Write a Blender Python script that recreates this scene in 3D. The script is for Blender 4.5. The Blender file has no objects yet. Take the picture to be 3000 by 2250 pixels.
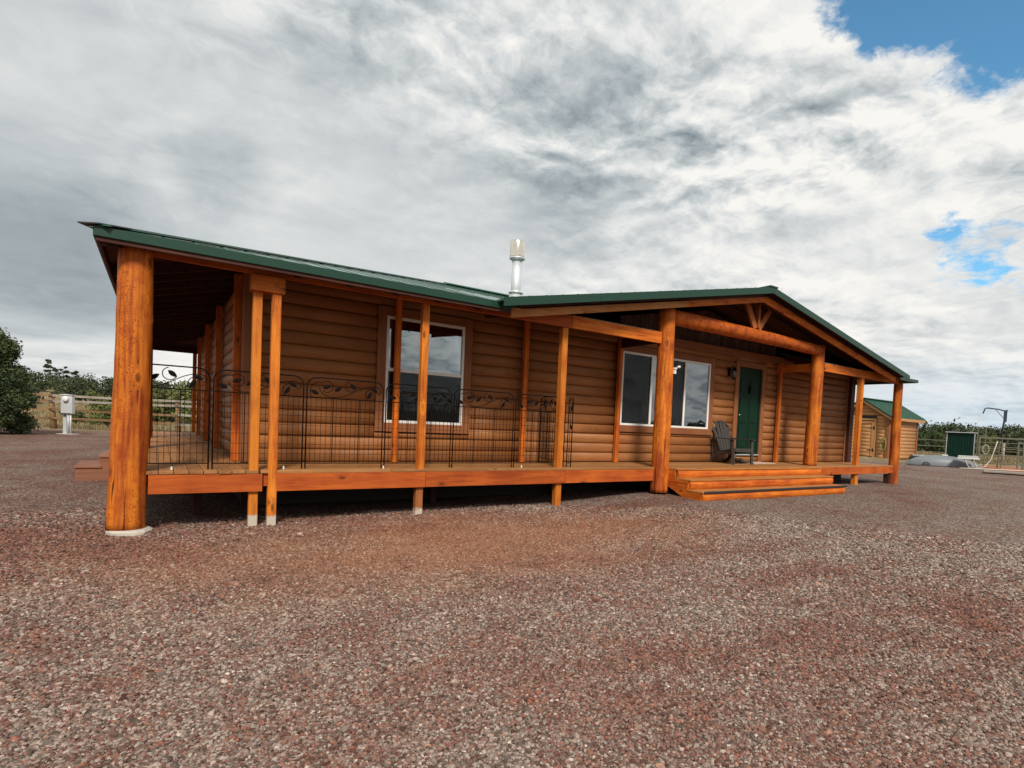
import bpy, bmesh, math, random
import numpy as np
from mathutils import Vector, Matrix, noise

random.seed(7); rng = np.random.default_rng(7)
sc = bpy.context.scene
COL = sc.collection
R = math.radians

# ------------------------------------------------------------------ camera
cam_d = bpy.data.cameras.new('camera'); cam = bpy.data.objects.new('camera', cam_d); COL.objects.link(cam)
sc.camera = cam
F, CX, CY, YAW, PITCH, ROLL = 1658.0, 1647.3, 1312.5, R(35.598), R(-2.3075), R(2.6569)
CAM = Vector((0.236, -7.777, 0.72))
fw = Vector((math.sin(YAW)*math.cos(PITCH), math.cos(YAW)*math.cos(PITCH), math.sin(PITCH)))
rt = Vector((math.cos(YAW), -math.sin(YAW), 0)); up = rt.cross(fw)
rt, up = rt*math.cos(ROLL)+up*math.sin(ROLL), up*math.cos(ROLL)-rt*math.sin(ROLL)
cam.matrix_world = Matrix(((rt.x, up.x, -fw.x, CAM.x), (rt.y, up.y, -fw.y, CAM.y), (rt.z, up.z, -fw.z, CAM.z), (0, 0, 0, 1)))
cam_d.sensor_width = 36; cam_d.lens = F/3000*36
cam_d.shift_x = (1500-CX)/3000; cam_d.shift_y = (CY-1125)/3000
cam_d.clip_start = 0.05; cam_d.clip_end = 3000

# ------------------------------------------------------------------ light and sky
SUN_EL, SUN_AZ = 43, 204      # compass-like: azimuth of the sun measured from +Y clockwise
sun_d = bpy.data.lights.new('sun', 'SUN'); sun_d.energy = 3.9; sun_d.angle = R(11); sun_d.color = (1.0, 0.93, 0.84)
sun = bpy.data.objects.new('sun', sun_d); COL.objects.link(sun)
sdir = Vector((math.sin(R(SUN_AZ))*math.cos(R(SUN_EL)), math.cos(R(SUN_AZ))*math.cos(R(SUN_EL)), math.sin(R(SUN_EL))))
sun.rotation_euler = sdir.to_track_quat('Z', 'Y').to_euler()
sc.view_settings.view_transform = 'Standard'; sc.view_settings.look = 'None'
sc.view_settings.exposure = 0.0; sc.view_settings.gamma = 1; sc.view_settings.use_curve_mapping = False

class NT:
    """small node-graph writer"""
    def __init__(s, tree): s.t = tree
    def n(s, typ, **k):
        nd = s.t.nodes.new(typ)
        ins = k.pop('ins', {})
        for a, v in k.items(): setattr(nd, a, v)
        for a, v in ins.items():
            if isinstance(v, bpy.types.NodeSocket): s.t.links.new(v, nd.inputs[a])
            else: nd.inputs[a].default_value = v
        return nd
    def math(s, op, a, b=0.0, c=0.0, clamp=False):
        nd = s.n('ShaderNodeMath', operation=op, use_clamp=clamp)
        for i, v in enumerate((a, b, c)):
            if isinstance(v, bpy.types.NodeSocket): s.t.links.new(v, nd.inputs[i])
            else: nd.inputs[i].default_value = v
        return nd.outputs[0]
    def vmath(s, op, a, b=(0, 0, 0), scale=None):
        nd = s.n('ShaderNodeVectorMath', operation=op)
        for i, v in enumerate((a, b)):
            if isinstance(v, bpy.types.NodeSocket): s.t.links.new(v, nd.inputs[i])
            else: nd.inputs[i].default_value = v
        if scale is not None:
            if isinstance(scale, bpy.types.NodeSocket): s.t.links.new(scale, nd.inputs['Scale'])
            else: nd.inputs['Scale'].default_value = scale
        return nd.outputs['Value'] if op in ('DOT_PRODUCT', 'LENGTH', 'DISTANCE') else nd.outputs[0]
    def ramp(s, fac, stops, interp='LINEAR'):
        nd = s.n('ShaderNodeValToRGB', ins={0: fac}); cr = nd.color_ramp; cr.interpolation = interp
        while len(cr.elements) < len(stops): cr.elements.new(0.5)
        for e, (p, c) in zip(cr.elements, stops):
            e.position = p; e.color = (*c, 1) if not isinstance(c, (int, float)) else (c, c, c, 1)
        return nd.outputs[0]
    def mix(s, fac, a, b, blend='MIX'):
        nd = s.n('ShaderNodeMix', data_type='RGBA', blend_type=blend)
        for i, v in ((0, fac), (6, a), (7, b)):
            if isinstance(v, bpy.types.NodeSocket): s.t.links.new(v, nd.inputs[i])
            elif i == 0: nd.inputs[0].default_value = v
            else: nd.inputs[i].default_value = (*v, 1) if len(v) == 3 else v
        return nd.outputs[2]
    def noise(s, vec, scale, detail=4, rough=.5, dist=0.0, lac=2.0):
        nd = s.n('ShaderNodeTexNoise', ins={'Scale': scale, 'Detail': detail, 'Roughness': rough, 'Distortion': dist, 'Lacunarity': lac})
        if vec is not None: s.t.links.new(vec, nd.inputs['Vector'])
        return nd.outputs['Fac']
    def smooth(s, v, a, b, lo=0.0, hi=1.0):
        nd = s.n('ShaderNodeMapRange', interpolation_type='SMOOTHSTEP', ins={0: v, 1: a, 2: b, 3: lo, 4: hi})
        return nd.outputs[0]

world = bpy.data.worlds.new('World'); sc.world = world; world.use_nodes = True
wt = world.node_tree; wt.nodes.clear(); W = NT(wt)
sky = W.n('ShaderNodeTexSky', sky_type='NISHITA', sun_disc=False, sun_elevation=R(SUN_EL), sun_rotation=R(SUN_AZ), altitude=1900, air_density=1.0, dust_density=0.6, ozone_density=1.6)
SKYS = 0.1
d = W.n('ShaderNodeTexCoord').outputs['Generated']
sep = W.n('ShaderNodeSeparateXYZ', ins={0: d}); dz = sep.outputs[2]
# cloud deck: the view direction is projected on a flat layer high above, so clouds shrink towards the horizon
den = W.math('ADD', W.math('MAXIMUM', dz, 0.0), 0.20)
px = W.math('DIVIDE', sep.outputs[0], den); py = W.math('DIVIDE', sep.outputs[1], den)
P = W.n('ShaderNodeCombineXYZ', ins={0: px, 1: py, 2: 0.0}).outputs[0]
def pixdir(u, v):
    return (rt*((u-CX)/F) - up*((v-CY)/F) + fw).normalized()
def lobe(u, v, w, amp):
    x = pixdir(u, v)
    return W.smooth(W.vmath('DOT_PRODUCT', d, tuple(x)), math.cos(R(w)), 1.0, 0.0, amp)
def warped(vec, sc1, amt, det=5.0):
    c = W.n('ShaderNodeTexNoise', ins={'Vector': vec, 'Scale': sc1, 'Detail': det, 'Roughness': .55}).outputs['Color']
    return W.vmath('ADD', vec, W.vmath('SCALE', W.vmath('SUBTRACT', c, (.5, .5, .5)), scale=amt))
Pa = warped(P, 1.5, .26, 7.0); Pb = warped(Pa, 6.0, .07, 6.0)
big = W.noise(P, 1.0, 2, .5)
fine = W.noise(Pb, 2.4, 14, .60)
fine2 = W.noise(W.vmath('ADD', Pb, (-.035, -.045, 0)), 2.4, 14, .60)
relief = W.math('SUBTRACT', fine, fine2)
puff = W.math('ABSOLUTE', W.math('SUBTRACT', W.noise(Pa, 3.4, 6, .52), .5))
wisp = W.noise(Pb, 9.0, 8, .62)
left = W.vmath('DOT_PRODUCT', d, (-0.75, 0.66, 0.05))
right = W.vmath('DOT_PRODUCT', d, (0.97, 0.22, 0.15))
tone = W.math('MULTIPLY', W.math('SUBTRACT', fine, .5), 0.80)
tone = W.math('ADD', tone, W.math('MULTIPLY', W.math('SUBTRACT', .10, puff), 0.75))
tone = W.math('ADD', tone, W.math('MULTIPLY', relief, 2.3))
tone = W.math('ADD', tone, W.math('MULTIPLY', W.math('SUBTRACT', wisp, .5), 0.18))
tone = W.math('MULTIPLY', tone, W.smooth(W.noise(P, .9, 2, .5), .38, .60, .45, 1.15))
calm = W.math('ADD', W.math('ADD', lobe(300, 640, 24, .95), lobe(1150, 720, 19, .75)), lobe(2750, 1050, 16, .45))
tone = W.math('MULTIPLY', tone, W.math('SUBTRACT', 1.0, W.math('MINIMUM', calm, .82)))
val = W.math('ADD', W.math('ADD', 0.745, W.smooth(right, 0.5, 1.0, 0.0, 0.06)), tone)
val = W.math('ADD', val, W.math('MULTIPLY', W.math('SUBTRACT', big, .5), .22))
for (u, v, w, a) in ((-60, 800, 14, -.27), (420, 800, 11, -.10), (1350, 130, 16, -.09), (1700, 330, 10, -.07), (650, 510, 4.5, -.13), (350, 400, 17, .06), (2050, 300, 13, -.05), (2500, 620, 15, .08), (1640, 640, 6, -.10), (2300, 520, 4, -.05), (450, 60, 14, -.11)):
    val = W.math('ADD', val, lobe(u, v, w, a))
glow = W.math('MULTIPLY', W.smooth(dz, 0.16, 0.07, 0.0, 1.0), W.math('ADD', 0.24, W.math('MULTIPLY', W.math('SUBTRACT', W.noise(W.n('ShaderNodeMapping', ins={'Vector': d, 'Scale': (2, 2, 26)}).outputs[0], 2.2, 4, .5, .3), .5), .5)))
glow = W.math('MULTIPLY', glow, W.smooth(left, -.2, .75, .25, 1.0))
val = W.math('ADD', val, glow)
cloudc = W.ramp(val, [(0.10, (.13, .16, .185)), (0.30, (.23, .275, .305)), (0.50, (.39, .44, .465)), (0.68, (.58, .615, .625)), (0.85, (.80, .81, .80)), (1.0, (.95, .93, .885))])
# holes in the layer with blue sky behind
hole = W.math('ADD', W.math('ADD', lobe(3010, -190, 11.5, 1.0), lobe(3040, 720, 6, .36)), W.math('ADD', lobe(2640, -190, 8, .6), lobe(2800, 720, 5, .40)))
hf = W.math('ADD', hole, W.math('MULTIPLY', W.math('SUBTRACT', fine, .5), 1.5))
hf = W.math('ADD', hf, W.math('MULTIPLY', W.math('SUBTRACT', wisp, .5), 1.3))
hfac = W.smooth(hf, 0.36, 0.66)
# thin blue tint at low right where the deck breaks up
lowblue = W.math('MULTIPLY', W.smooth(right, .80, 1.0), W.smooth(dz, .16, .02))
blue = W.vmath('SCALE', W.mix(1.0, sky.outputs[0], (.66, 1.06, 1.02), 'MULTIPLY'), scale=SKYS*1.95)
hz = W.mix(W.math('MULTIPLY', lowblue, .55), cloudc, (.50, .66, .80))
skyc = W.mix(hfac, hz, blue)
below = W.smooth(dz, -0.02, 0.0)
skyc = W.mix(below, (.16, .14, .12), skyc)
fin = W.vmath('SCALE', skyc, scale=1.0/SKYS)
bg = W.n('ShaderNodeBackground', ins={'Color': fin, 'Strength': SKYS})
W.n('ShaderNodeOutputWorld', ins={'Surface': bg.outputs[0]})

# ------------------------------------------------------------------ materials
MATS = {}
def newmat(name):
    m = bpy.data.materials.new(name); m.use_nodes = True; m.node_tree.nodes.clear(); MATS[name] = m
    return m, NT(m.node_tree)
def finish(N, col, rough=.6, spec=.5, metal=0.0, bump=None, bstr=.3, bdist=.01, coat=0.0):
    b = N.n('ShaderNodeBsdfPrincipled')
    for k, v in (('Base Color', col), ('Roughness', rough), ('Specular IOR Level', spec), ('Metallic', metal), ('Coat Weight', coat)):
        if isinstance(v, bpy.types.NodeSocket): N.t.links.new(v, b.inputs[k])
        elif k == 'Base Color': b.inputs[k].default_value = (*v, 1)
        else: b.inputs[k].default_value = v
    if bump is not None:
        bn = N.n('ShaderNodeBump', ins={'Height': bump, 'Strength': bstr, 'Distance': bdist})
        N.t.links.new(bn.outputs[0], b.inputs['Normal'])
    N.n('ShaderNodeOutputMaterial', ins={'Surface': b.outputs[0]})
    return b
def flat(name, col, rough=.5, spec=.5, metal=0.0, var=.15, scale=6, bump=True):
    m, N = newmat(name)
    co = N.n('ShaderNodeTexCoord').outputs['Object']
    n1 = N.noise(co, scale, 6, .6)
    c = N.mix(N.math('MULTIPLY', n1, var*2), col, tuple(x*.6 for x in col))
    rr = N.math('ADD', rough-.08, N.math('MULTIPLY', n1, .16))
    finish(N, c, rr, spec, metal, bump=N.noise(co, scale*6, 4, .6) if bump else None, bstr=.12, bdist=.004)
    return m
def wood(name, light, dark, axis='X', knots=True, rough=.58, coat=0.0, checks=.5, var=.25, foot=None, fine=1.0, pits=False):
    """stained timber, grain along the given local axis"""
    m, N = newmat(name)
    tc = N.n('ShaderNodeTexCoord').outputs['Object']
    rnd = N.n('ShaderNodeObjectInfo').outputs['Random']
    off = N.n('ShaderNodeCombineXYZ', ins={0: N.math('MULTIPLY', rnd, 37.0), 1: N.math('MULTIPLY', rnd, 91.0), 2: N.math('MULTIPLY', rnd, 53.0)}).outputs[0]
    v = N.vmath('ADD', tc, off)
    st = {'X': (.06, 1, 1), 'Y': (1, .06, 1), 'Z': (1, 1, .06)}[axis]
    sk = {'X': (.45, 1, 1), 'Y': (1, .45, 1), 'Z': (1, 1, .45)}[axis]
    gv = N.vmath('MULTIPLY', v, st)
    kd = N.n('ShaderNodeTexVoronoi', ins={'Vector': N.vmath('MULTIPLY', v, sk), 'Scale': 4.2}).outputs['Distance']
    kn = N.smooth(N.math('ADD', kd, N.math('MULTIPLY', N.math('SUBTRACT', N.noise(v, 30, 3, .6), .5), .12)), .15, .04)
    wv = N.vmath('ADD', gv, N.vmath('SCALE', (0.25, 0.25, 0.25), scale=N.math('MULTIPLY', N.smooth(kd, .30, 0), .35)))
    g1 = N.noise(wv, 34*fine, 7, .68, .25)
    g2 = N.noise(wv, 9, 3, .5, .5)
    blot = N.noise(v, 2.2, 4, .55)
    f = N.math('ADD', N.math('MULTIPLY', N.math('SUBTRACT', g1, .5), 2.3), N.math('MULTIPLY', N.math('SUBTRACT', g2, .5), 1.7))
    f = N.math('ADD', N.math('ADD', f, .42), N.math('MULTIPLY', N.math('SUBTRACT', blot, .5), 1.7), clamp=True)
    c = N.mix(f, light, dark)
    if knots: c = N.mix(N.math('MULTIPLY', kn, .75 if checks else .22), c, tuple(x*.25 for x in dark))
    cr = N.smooth(N.noise(wv, 16, 2, .5, 0), .68, .72)
    c = N.mix(N.math('MULTIPLY', cr, checks), c, tuple(x*.2 for x in dark))
    c = N.mix(1.0, c, N.ramp(rnd, [(0, 1-var), (1, 1.0)]), 'MULTIPLY')
    if pits:
        pv = N.vmath('MULTIPLY', v, (1, 1, 1.6) if axis == 'Z' else (1.6, 1, 1))
        pd = N.n('ShaderNodeTexVoronoi', ins={'Vector': pv, 'Scale': 34.0}).outputs['Distance']
        pk = N.math('MULTIPLY', N.smooth(pd, .36, .20), N.smooth(N.noise(N.vmath('MULTIPLY', v, (1, 1, .35)), 3.4, 3, .6), .44, .54))
        c = N.mix(N.math('MULTIPLY', pk, .75), c, tuple(x*.4 for x in dark))
        md = N.smooth(N.noise(v, 5.5, 5, .6), .50, .68)
        c = N.mix(N.math('MULTIPLY', md, .55), c, tuple(min(1, x*1.1) for x in dark))
    if foot:
        z = N.n('ShaderNodeSeparateXYZ', ins={0: N.n('ShaderNodeNewGeometry').outputs['Position']}).outputs[2]
        ff = N.smooth(N.math('ADD', z, N.math('MULTIPLY', N.math('SUBTRACT', N.noise(v, 14, 4, .6), .5), .12)), foot+.05, foot-.0)
        c = N.mix(ff, c, (.50, .43, .35))
    hgt = N.math('SUBTRACT', g1, N.math('MULTIPLY', N.math('ADD', cr, N.math('MULTIPLY', kn, .3)), .8))
    finish(N, c, N.math('ADD', rough, N.math('MULTIPLY', f, .12)), .22, 0, bump=hgt, bstr=.35, bdist=.006, coat=coat)
    return m
ORL, ORD = (.68, .178, .016), (.34, .056, .008)
for a in 'XYZ': wood('orange_timber_'+a, ORL, ORD, a)
wood('post_timber', (.74, .235, .024), (.38, .080, .010), 'Z', foot=-.58)
wood('rake_tan', (.50, .21, .06), (.34, .12, .03), 'X', var=.1)
wood('strut_timber', (.46, .15, .04), (.26, .07, .02), 'Z')
wood('post_timber_plain', (.72, .225, .024), (.37, .076, .010), 'Z')
wood('post_timber_weathered', (.42, .14, .04), (.22, .08, .03), 'Z', foot=-.60)
wood('peeled_log', (.70, .20, .017), (.25, .038, .006), 'Z', checks=.85, pits=True)
wood('peeled_log_beam', (.68, .155, .016), (.28, .04, .007), 'X', checks=.7, pits=True)
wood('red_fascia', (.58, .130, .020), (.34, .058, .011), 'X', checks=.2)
wood('deck_y', (.40, .185, .068), (.27, .115, .04), 'Y', checks=.3, var=.3)
wood('deck_x', (.42, .20, .072), (.30, .13, .046), 'X', checks=.3, var=.3)
for a in 'XYZ': wood('siding_'+a, (.35, .140, .046), (.26, .098, .031), a, knots=True, checks=0.0, var=.20, rough=.45)
wood('shed_x', (.50, .255, .105), (.43, .205, .08), 'X', knots=False, checks=0, var=.08, rough=.45)
wood('shed_y', (.46, .24, .10), (.40, .195, .075), 'Y', knots=False, checks=0, var=.08, rough=.45)
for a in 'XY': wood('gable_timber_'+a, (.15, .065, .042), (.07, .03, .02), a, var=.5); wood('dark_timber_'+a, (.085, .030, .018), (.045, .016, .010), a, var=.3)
wood('trim_z', (.28, .105, .042), (.22, .08, .030), 'Z', knots=False, checks=.05, var=.08)
wood('trim_x', (.28, .105, .042), (.22, .08, .030), 'X', knots=False, checks=.05, var=.08)
wood('grey_rail', (.42, .38, .32), (.26, .21, .16), 'X', var=.35)
wood('brown_rail', (.30, .18, .085), (.17, .10, .05), 'X', var=.35)
wood('step_tread', (.46, .20, .06), (.32, .115, .03), 'X', var=.15)
wood('side_step', (.30, .13, .075), (.20, .08, .045), 'X', var=.15)
flat('green_trim', (.010, .046, .028), .40, .35, 0, .10, 2)
flat('green_roof', (.014, .085, .045), .20, .9, .0, .10, .7, bump=False)
flat('white_vinyl', (.78, .77, .73), .4, .5, 0, .08)
flat('black_iron', (.010, .007, .006), .85, .05, .0, .2)
flat('galvanised', (.72, .75, .77), .38, .5, .5, .08, 1, bump=False)
flat('stainless', (.86, .78, .66), .16, .5, 1.0, .05, 1, bump=False)
flat('door_green', (.002, .024, .012), .55, .2, 0, .1)
flat('chair_resin', (.048, .041, .036), .5, .4, 0, .1)
flat('dark_skirting', (.035, .028, .024), .8, .3)
flat('concrete', (.52, .47, .40), .85, .3, 0, .3, 9)
flat('meter_grey', (.55, .57, .57), .45, .5, .1, .12)
flat('hull_grey', (.17, .185, .20), .45, .5, 0, .15, 2)
flat('black_rubber', (.02, .02, .022), .6)
flat('cabinet_green', (.003, .026, .016), .5, .2, 0, .2)
flat('aluminium', (.60, .62, .60), .4, .5, .5, .15)
flat('hoist_blue', (.02, .035, .055), .5)
flat('corral_steel', (.17, .165, .12), .55, .4, .3, .3)
flat('pale_pipe', (.60, .52, .42), .6)
flat('mat_beige', (.55, .40, .30), .9)
flat('shoe_brown', (.10, .07, .045), .8, .3, 0, .4, 20)
flat('camera_white', (.75, .74, .70), .4)
flat('lamp_glass', (.16, .16, .14), .2)
flat('hose_green', (.20, .24, .06), .5)
flat('curtain_cloth', (.46, .45, .41), .9, .1, 0, .1, 3)
flat('room_dark', (.012, .012, .013), .9, .1)
flat('bark', (.14, .10, .07), .9, .2, 0, .5, 10)
m, N = newmat('window_glass')
fr = N.n('ShaderNodeFresnel', ins={'IOR': 2.3}).outputs[0]
co = N.n('ShaderNodeTexCoord').outputs['Object']
bmp = N.n('ShaderNodeBump', ins={'Height': N.noise(co, 1.3, 2, .5), 'Strength': .05, 'Distance': .05})
gl = N.n('ShaderNodeBsdfGlossy', ins={'Color': (.9, .95, 1, 1), 'Roughness': .015, 'Normal': bmp.outputs[0]})
df = N.n('ShaderNodeBsdfTransparent', ins={'Color': (.55, .60, .58, 1)})
mx = N.n('ShaderNodeMixShader', ins={0: N.math('ADD', N.math('MULTIPLY', fr, 1.25), .04), 1: df.outputs[0], 2: gl.outputs[0]})
N.n('ShaderNodeOutputMaterial', ins={'Surface': mx.outputs[0]})
m, N = newmat('insect_screen')
df = N.n('ShaderNodeBsdfDiffuse', ins={'Color': (.02, .02, .02, 1)}); tr = N.n('ShaderNodeBsdfTransparent')
mx = N.n('ShaderNodeMixShader', ins={0: .55, 1: df.outputs[0], 2: tr.outputs[0]})
N.n('ShaderNodeOutputMaterial', ins={'Surface': mx.outputs[0]})

def gravel_colour(N, pos, stone):
    """colour of the crushed cinder gravel; pos = world position, stone = 0..1 value of the single stone"""
    p1 = N.noise(pos, .42, 5, .62, .3); p2 = N.noise(pos, 2.1, 5, .65)
    sx = N.n('ShaderNodeSeparateXYZ', ins={0: pos})
    # rusty drift in front of the porch; greyer rock on the drive at the right
    dr = N.vmath('LENGTH', N.vmath('MULTIPLY', N.vmath('SUBTRACT', pos, (3.4, -1.9, -.6)), (.24, .50, 1)))
    rust = N.smooth(N.math('ADD', dr, N.math('MULTIPLY', N.math('SUBTRACT', p2, .5), 1.6)), 1.25, .05)
    gr = N.smooth(sx.outputs[0], 2.5, 9.0, 0, .30)
    nr = N.smooth(sx.outputs[1], -3.2, -5.2, 0, .16)
    redf = N.math('SUBTRACT', N.math('SUBTRACT', N.math('ADD', N.math('MULTIPLY', N.math('SUBTRACT', p1, .5), 2.0), N.math('ADD', .60, N.math('MULTIPLY', N.math('SUBTRACT', p2, .5), 1.5))), gr), nr)
    ctr = N.vmath('SUBTRACT', pos, (7.0, 9.0, 0.0)); cs = N.n('ShaderNodeSeparateXYZ', ins={0: ctr})
    rad = N.math('SQRT', N.math('ADD', N.math('POWER', N.math('ABSOLUTE', cs.outputs[0]), 2.0), N.math('POWER', N.math('ABSOLUTE', cs.outputs[1]), 2.0)))
    ang_ = N.math('ARCTAN2', cs.outputs[1], cs.outputs[0])
    band = N.noise(N.n('ShaderNodeCombineXYZ', ins={0: N.math('MULTIPLY', rad, 1.15), 1: N.math('MULTIPLY', ang_, 1.6), 2: 0.0}).outputs[0], 1.0, 3, .5)
    redf = N.math('ADD', redf, N.math('MULTIPLY', N.math('SUBTRACT', band, .5), 1.2))
    isred = N.smooth(N.math('ADD', redf, N.math('SUBTRACT', stone, .5)), .30, .62)
    grey = N.ramp(N.math('FRACT', N.math('MULTIPLY', stone, 7.31)), [(0, (.075, .06, .05)), (.35, (.185, .155, .135)), (.7, (.30, .26, .23)), (.97, (.40, .355, .315)), (1, (.60, .55, .50))])
    red = N.ramp(N.math('FRACT', N.math('MULTIPLY', stone, 11.7)), [(0, (.060, .030, .024)), (.5, (.165, .090, .070)), (.85, (.25, .145, .112)), (.97, (.27, .10, .068)), (1, (.40, .26, .20))])
    c = N.mix(isred, grey, red)
    c = N.mix(1.0, c, (.95, .86, .81), 'MULTIPLY')
    return N.mix(N.math('MULTIPLY', rust, .62), c, N.mix(N.math('MULTIPLY', stone, .5), (.30, .125, .055), (.17, .085, .045)))
m, N = newmat('gravel')
pos = N.n('ShaderNodeNewGeometry').outputs['Position']
v1 = N.n('ShaderNodeTexVoronoi', ins={'Vector': pos, 'Scale': 42.0, 'Randomness': 1.0})
cellv = N.n('ShaderNodeSeparateColor', ins={0: v1.outputs['Color']}).outputs[0]
gc = gravel_colour(N, pos, cellv)
edge = N.smooth(v1.outputs['Distance'], .45, .75)
gc = N.mix(N.math('MULTIPLY', edge, .6), gc, (.06, .042, .035))
crumb = N.noise(pos, 9, 5, .7)
gc = N.mix(N.smooth(crumb, .56, .72, 0, .40), gc, (.10, .06, .045))
# beyond the yard: dry grass and soil, and red soil in the corral
sx = N.n('ShaderNodeSeparateXYZ', ins={0: pos})
dist = N.math('ADD', N.math('MULTIPLY', sx.outputs[0], .58), N.math('MULTIPLY', sx.outputs[1], .81))
nn = N.noise(pos, .35, 5, .6)
far = N.smooth(N.math('ADD', dist, N.math('MULTIPLY', N.math('SUBTRACT', nn, .5), 3.0)), 20.6, 22.6)
dry = N.ramp(N.noise(pos, 1.1, 7, .7), [(.25, (.08, .07, .04)), (.45, (.21, .155, .085)), (.65, (.33, .25, .145)), (.8, (.15, .145, .06))])
gc = N.mix(far, gc, dry)
soil = N.smooth(N.vmath('LENGTH', N.vmath('MULTIPLY', N.vmath('SUBTRACT', pos, (32.5, .6, 0)), (.35, .35, 0))), 1.1, .7)
gc = N.mix(soil, gc, N.mix(N.noise(pos, 2, 5, .6), (.40, .15, .08), (.28, .13, .08)))
hh = N.math('ADD', N.math('MULTIPLY', N.math('SUBTRACT', 1.0, v1.outputs['Distance']), .8), N.math('MULTIPLY', N.noise(pos, 18, 4, .6), .8))
finish(N, gc, .9, .15, 0, bump=hh, bstr=.9, bdist=.02)
m, N = newmat('gravel_stone')
oi = N.n('ShaderNodeObjectInfo')
pos = N.n('ShaderNodeNewGeometry').outputs['Position']
att = N.n('ShaderNodeAttribute', attribute_type='INSTANCER', attribute_name='tint')
c = gravel_colour(N, pos, att.outputs['Fac'])
finish(N, c, .85, .2, 0, bump=N.noise(pos, 160, 3, .6), bstr=.4, bdist=.004)
def foliage(name, dark, mid, lite, sc_=1.2):
    m, N = newmat(name)
    pos = N.n('ShaderNodeNewGeometry').outputs['Position']
    f = N.math('ADD', N.math('MULTIPLY', N.noise(pos, sc_, 4, .6), .8), N.math('MULTIPLY', N.n('ShaderNodeNewGeometry').outputs['Random Per Island'], .35))
    c = N.ramp(f, [(.28, dark), (.52, mid), (.80, lite)])
    b = finish(N, c, .7, .2)
    return m
foliage('juniper_leaf', (.018, .034, .018), (.045, .072, .030), (.115, .135, .045))
foliage('shrub_leaf', (.040, .056, .018), (.105, .125, .038), (.20, .20, .065))
foliage('far_leaf', (.016, .026, .015), (.038, .052, .024), (.075, .088, .036), .35)
foliage('grass_blade', (.11, .09, .045), (.23, .18, .095), (.36, .28, .16), 1.0)

# ------------------------------------------------------------------ builders
def link(name, me, mat, parent=None, loc=(0, 0, 0), rot=(0, 0, 0)):
    o = bpy.data.objects.new(name, me); COL.objects.link(o)
    if mat is not None:
        mats = mat if isinstance(mat, (list, tuple)) else [mat]
        if not me.materials:
            for x in mats: me.materials.append(MATS[x])
    o.parent = parent; o.location = loc; o.rotation_euler = rot
    return o
def mesh(name, verts, faces, smooth=False, midx=None):
    me = bpy.data.meshes.new(name); me.from_pydata([tuple(v) for v in verts], [], faces)
    if smooth:
        me.polygons.foreach_set('use_smooth', [True]*len(faces))
    if midx: me.polygons.foreach_set('material_index', midx)
    me.update(); return me
def tag(o, label=None, cat=None, group=None, kind=None):
    if label: o['label'] = label
    if cat: o['category'] = cat
    if group: o['group'] = group
    if kind: o['kind'] = kind
    return o
def thing(name, loc, label, cat, group=None, rz=0):
    o = bpy.data.objects.new(name, None); COL.objects.link(o); o.empty_display_size = .2
    o.location = loc; o.rotation_euler = (0, 0, rz)
    return tag(o, label, cat, group)
def bm_box(bm, x0, x1, y0, y1, z0, z1, bevel=0.0):
    r = bmesh.ops.create_cube(bm, size=1)
    vs = r['verts']
    for v in vs:
        v.co = Vector(((x0+x1)/2+v.co.x*(x1-x0), (y0+y1)/2+v.co.y*(y1-y0), (z0+z1)/2+v.co.z*(z1-z0)))
    if bevel:
        es = list({e for v in vs for e in v.link_edges})
        bmesh.ops.bevel(bm, geom=es, offset=bevel, segments=1, affect='EDGES')
def bm_mesh(name, bm, smooth=False):
    bmesh.ops.recalc_face_normals(bm, faces=bm.faces)
    me = bpy.data.meshes.new(name); bm.to_mesh(me); bm.free()
    if smooth: me.polygons.foreach_set('use_smooth', [True]*len(me.polygons))
    return me
def ploc(parent, c):
    return Vector(c) - (Vector(parent.location) if parent is not None else Vector((0, 0, 0)))
def box(name, x0, x1, y0, y1, z0, z1, mat, parent=None, bevel=.004):
    """box in world coordinates, its origin at its own centre"""
    c = Vector(((x0+x1)/2, (y0+y1)/2, (z0+z1)/2)); bm = bmesh.new()
    bm_box(bm, x0-c.x, x1-c.x, y0-c.y, y1-c.y, z0-c.z, z1-c.z, min(bevel, (x1-x0)/3, (y1-y0)/3, (z1-z0)/3))
    root = parent
    base = Vector((0, 0, 0))
    while root is not None: base += Vector(root.location); root = root.parent
    return link(name, bm_mesh(name, bm), mat, parent, c-base)
def bm_beam(bm, a, b, w, h, roll=0):
    """bar with rectangular section from a to b; w sideways, h in the plane of up"""
    a, b = Vector(a), Vector(b); dd = (b-a); L = dd.length; dd.normalize()
    s = dd.cross(Vector((0, 0, 1)))
    if s.length < 1e-3: s = Vector((1, 0, 0))
    s.normalize(); u = s.cross(dd)
    if roll: s, u = s*math.cos(roll)+u*math.sin(roll), u*math.cos(roll)-s*math.sin(roll)
    vs = [bm.verts.new(p+s*i*w/2+u*j*h/2) for p in (a, b) for i, j in ((-1, -1), (1, -1), (1, 1), (-1, 1))]
    for f in ((0, 1, 2, 3), (7, 6, 5, 4), (0, 4, 5, 1), (1, 5, 6, 2), (2, 6, 7, 3), (3, 7, 4, 0)): bm.faces.new([vs[i] for i in f])
def beam(name, a, b, w, h, mat, parent=None):
    c = (Vector(a)+Vector(b))/2; bm = bmesh.new(); bm_beam(bm, Vector(a)-c, Vector(b)-c, w, h)
    base = Vector((0, 0, 0)); r = parent
    while r is not None: base += Vector(r.location); r = r.parent
    return link(name, bm_mesh(name, bm), mat, parent, c-base)
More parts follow.
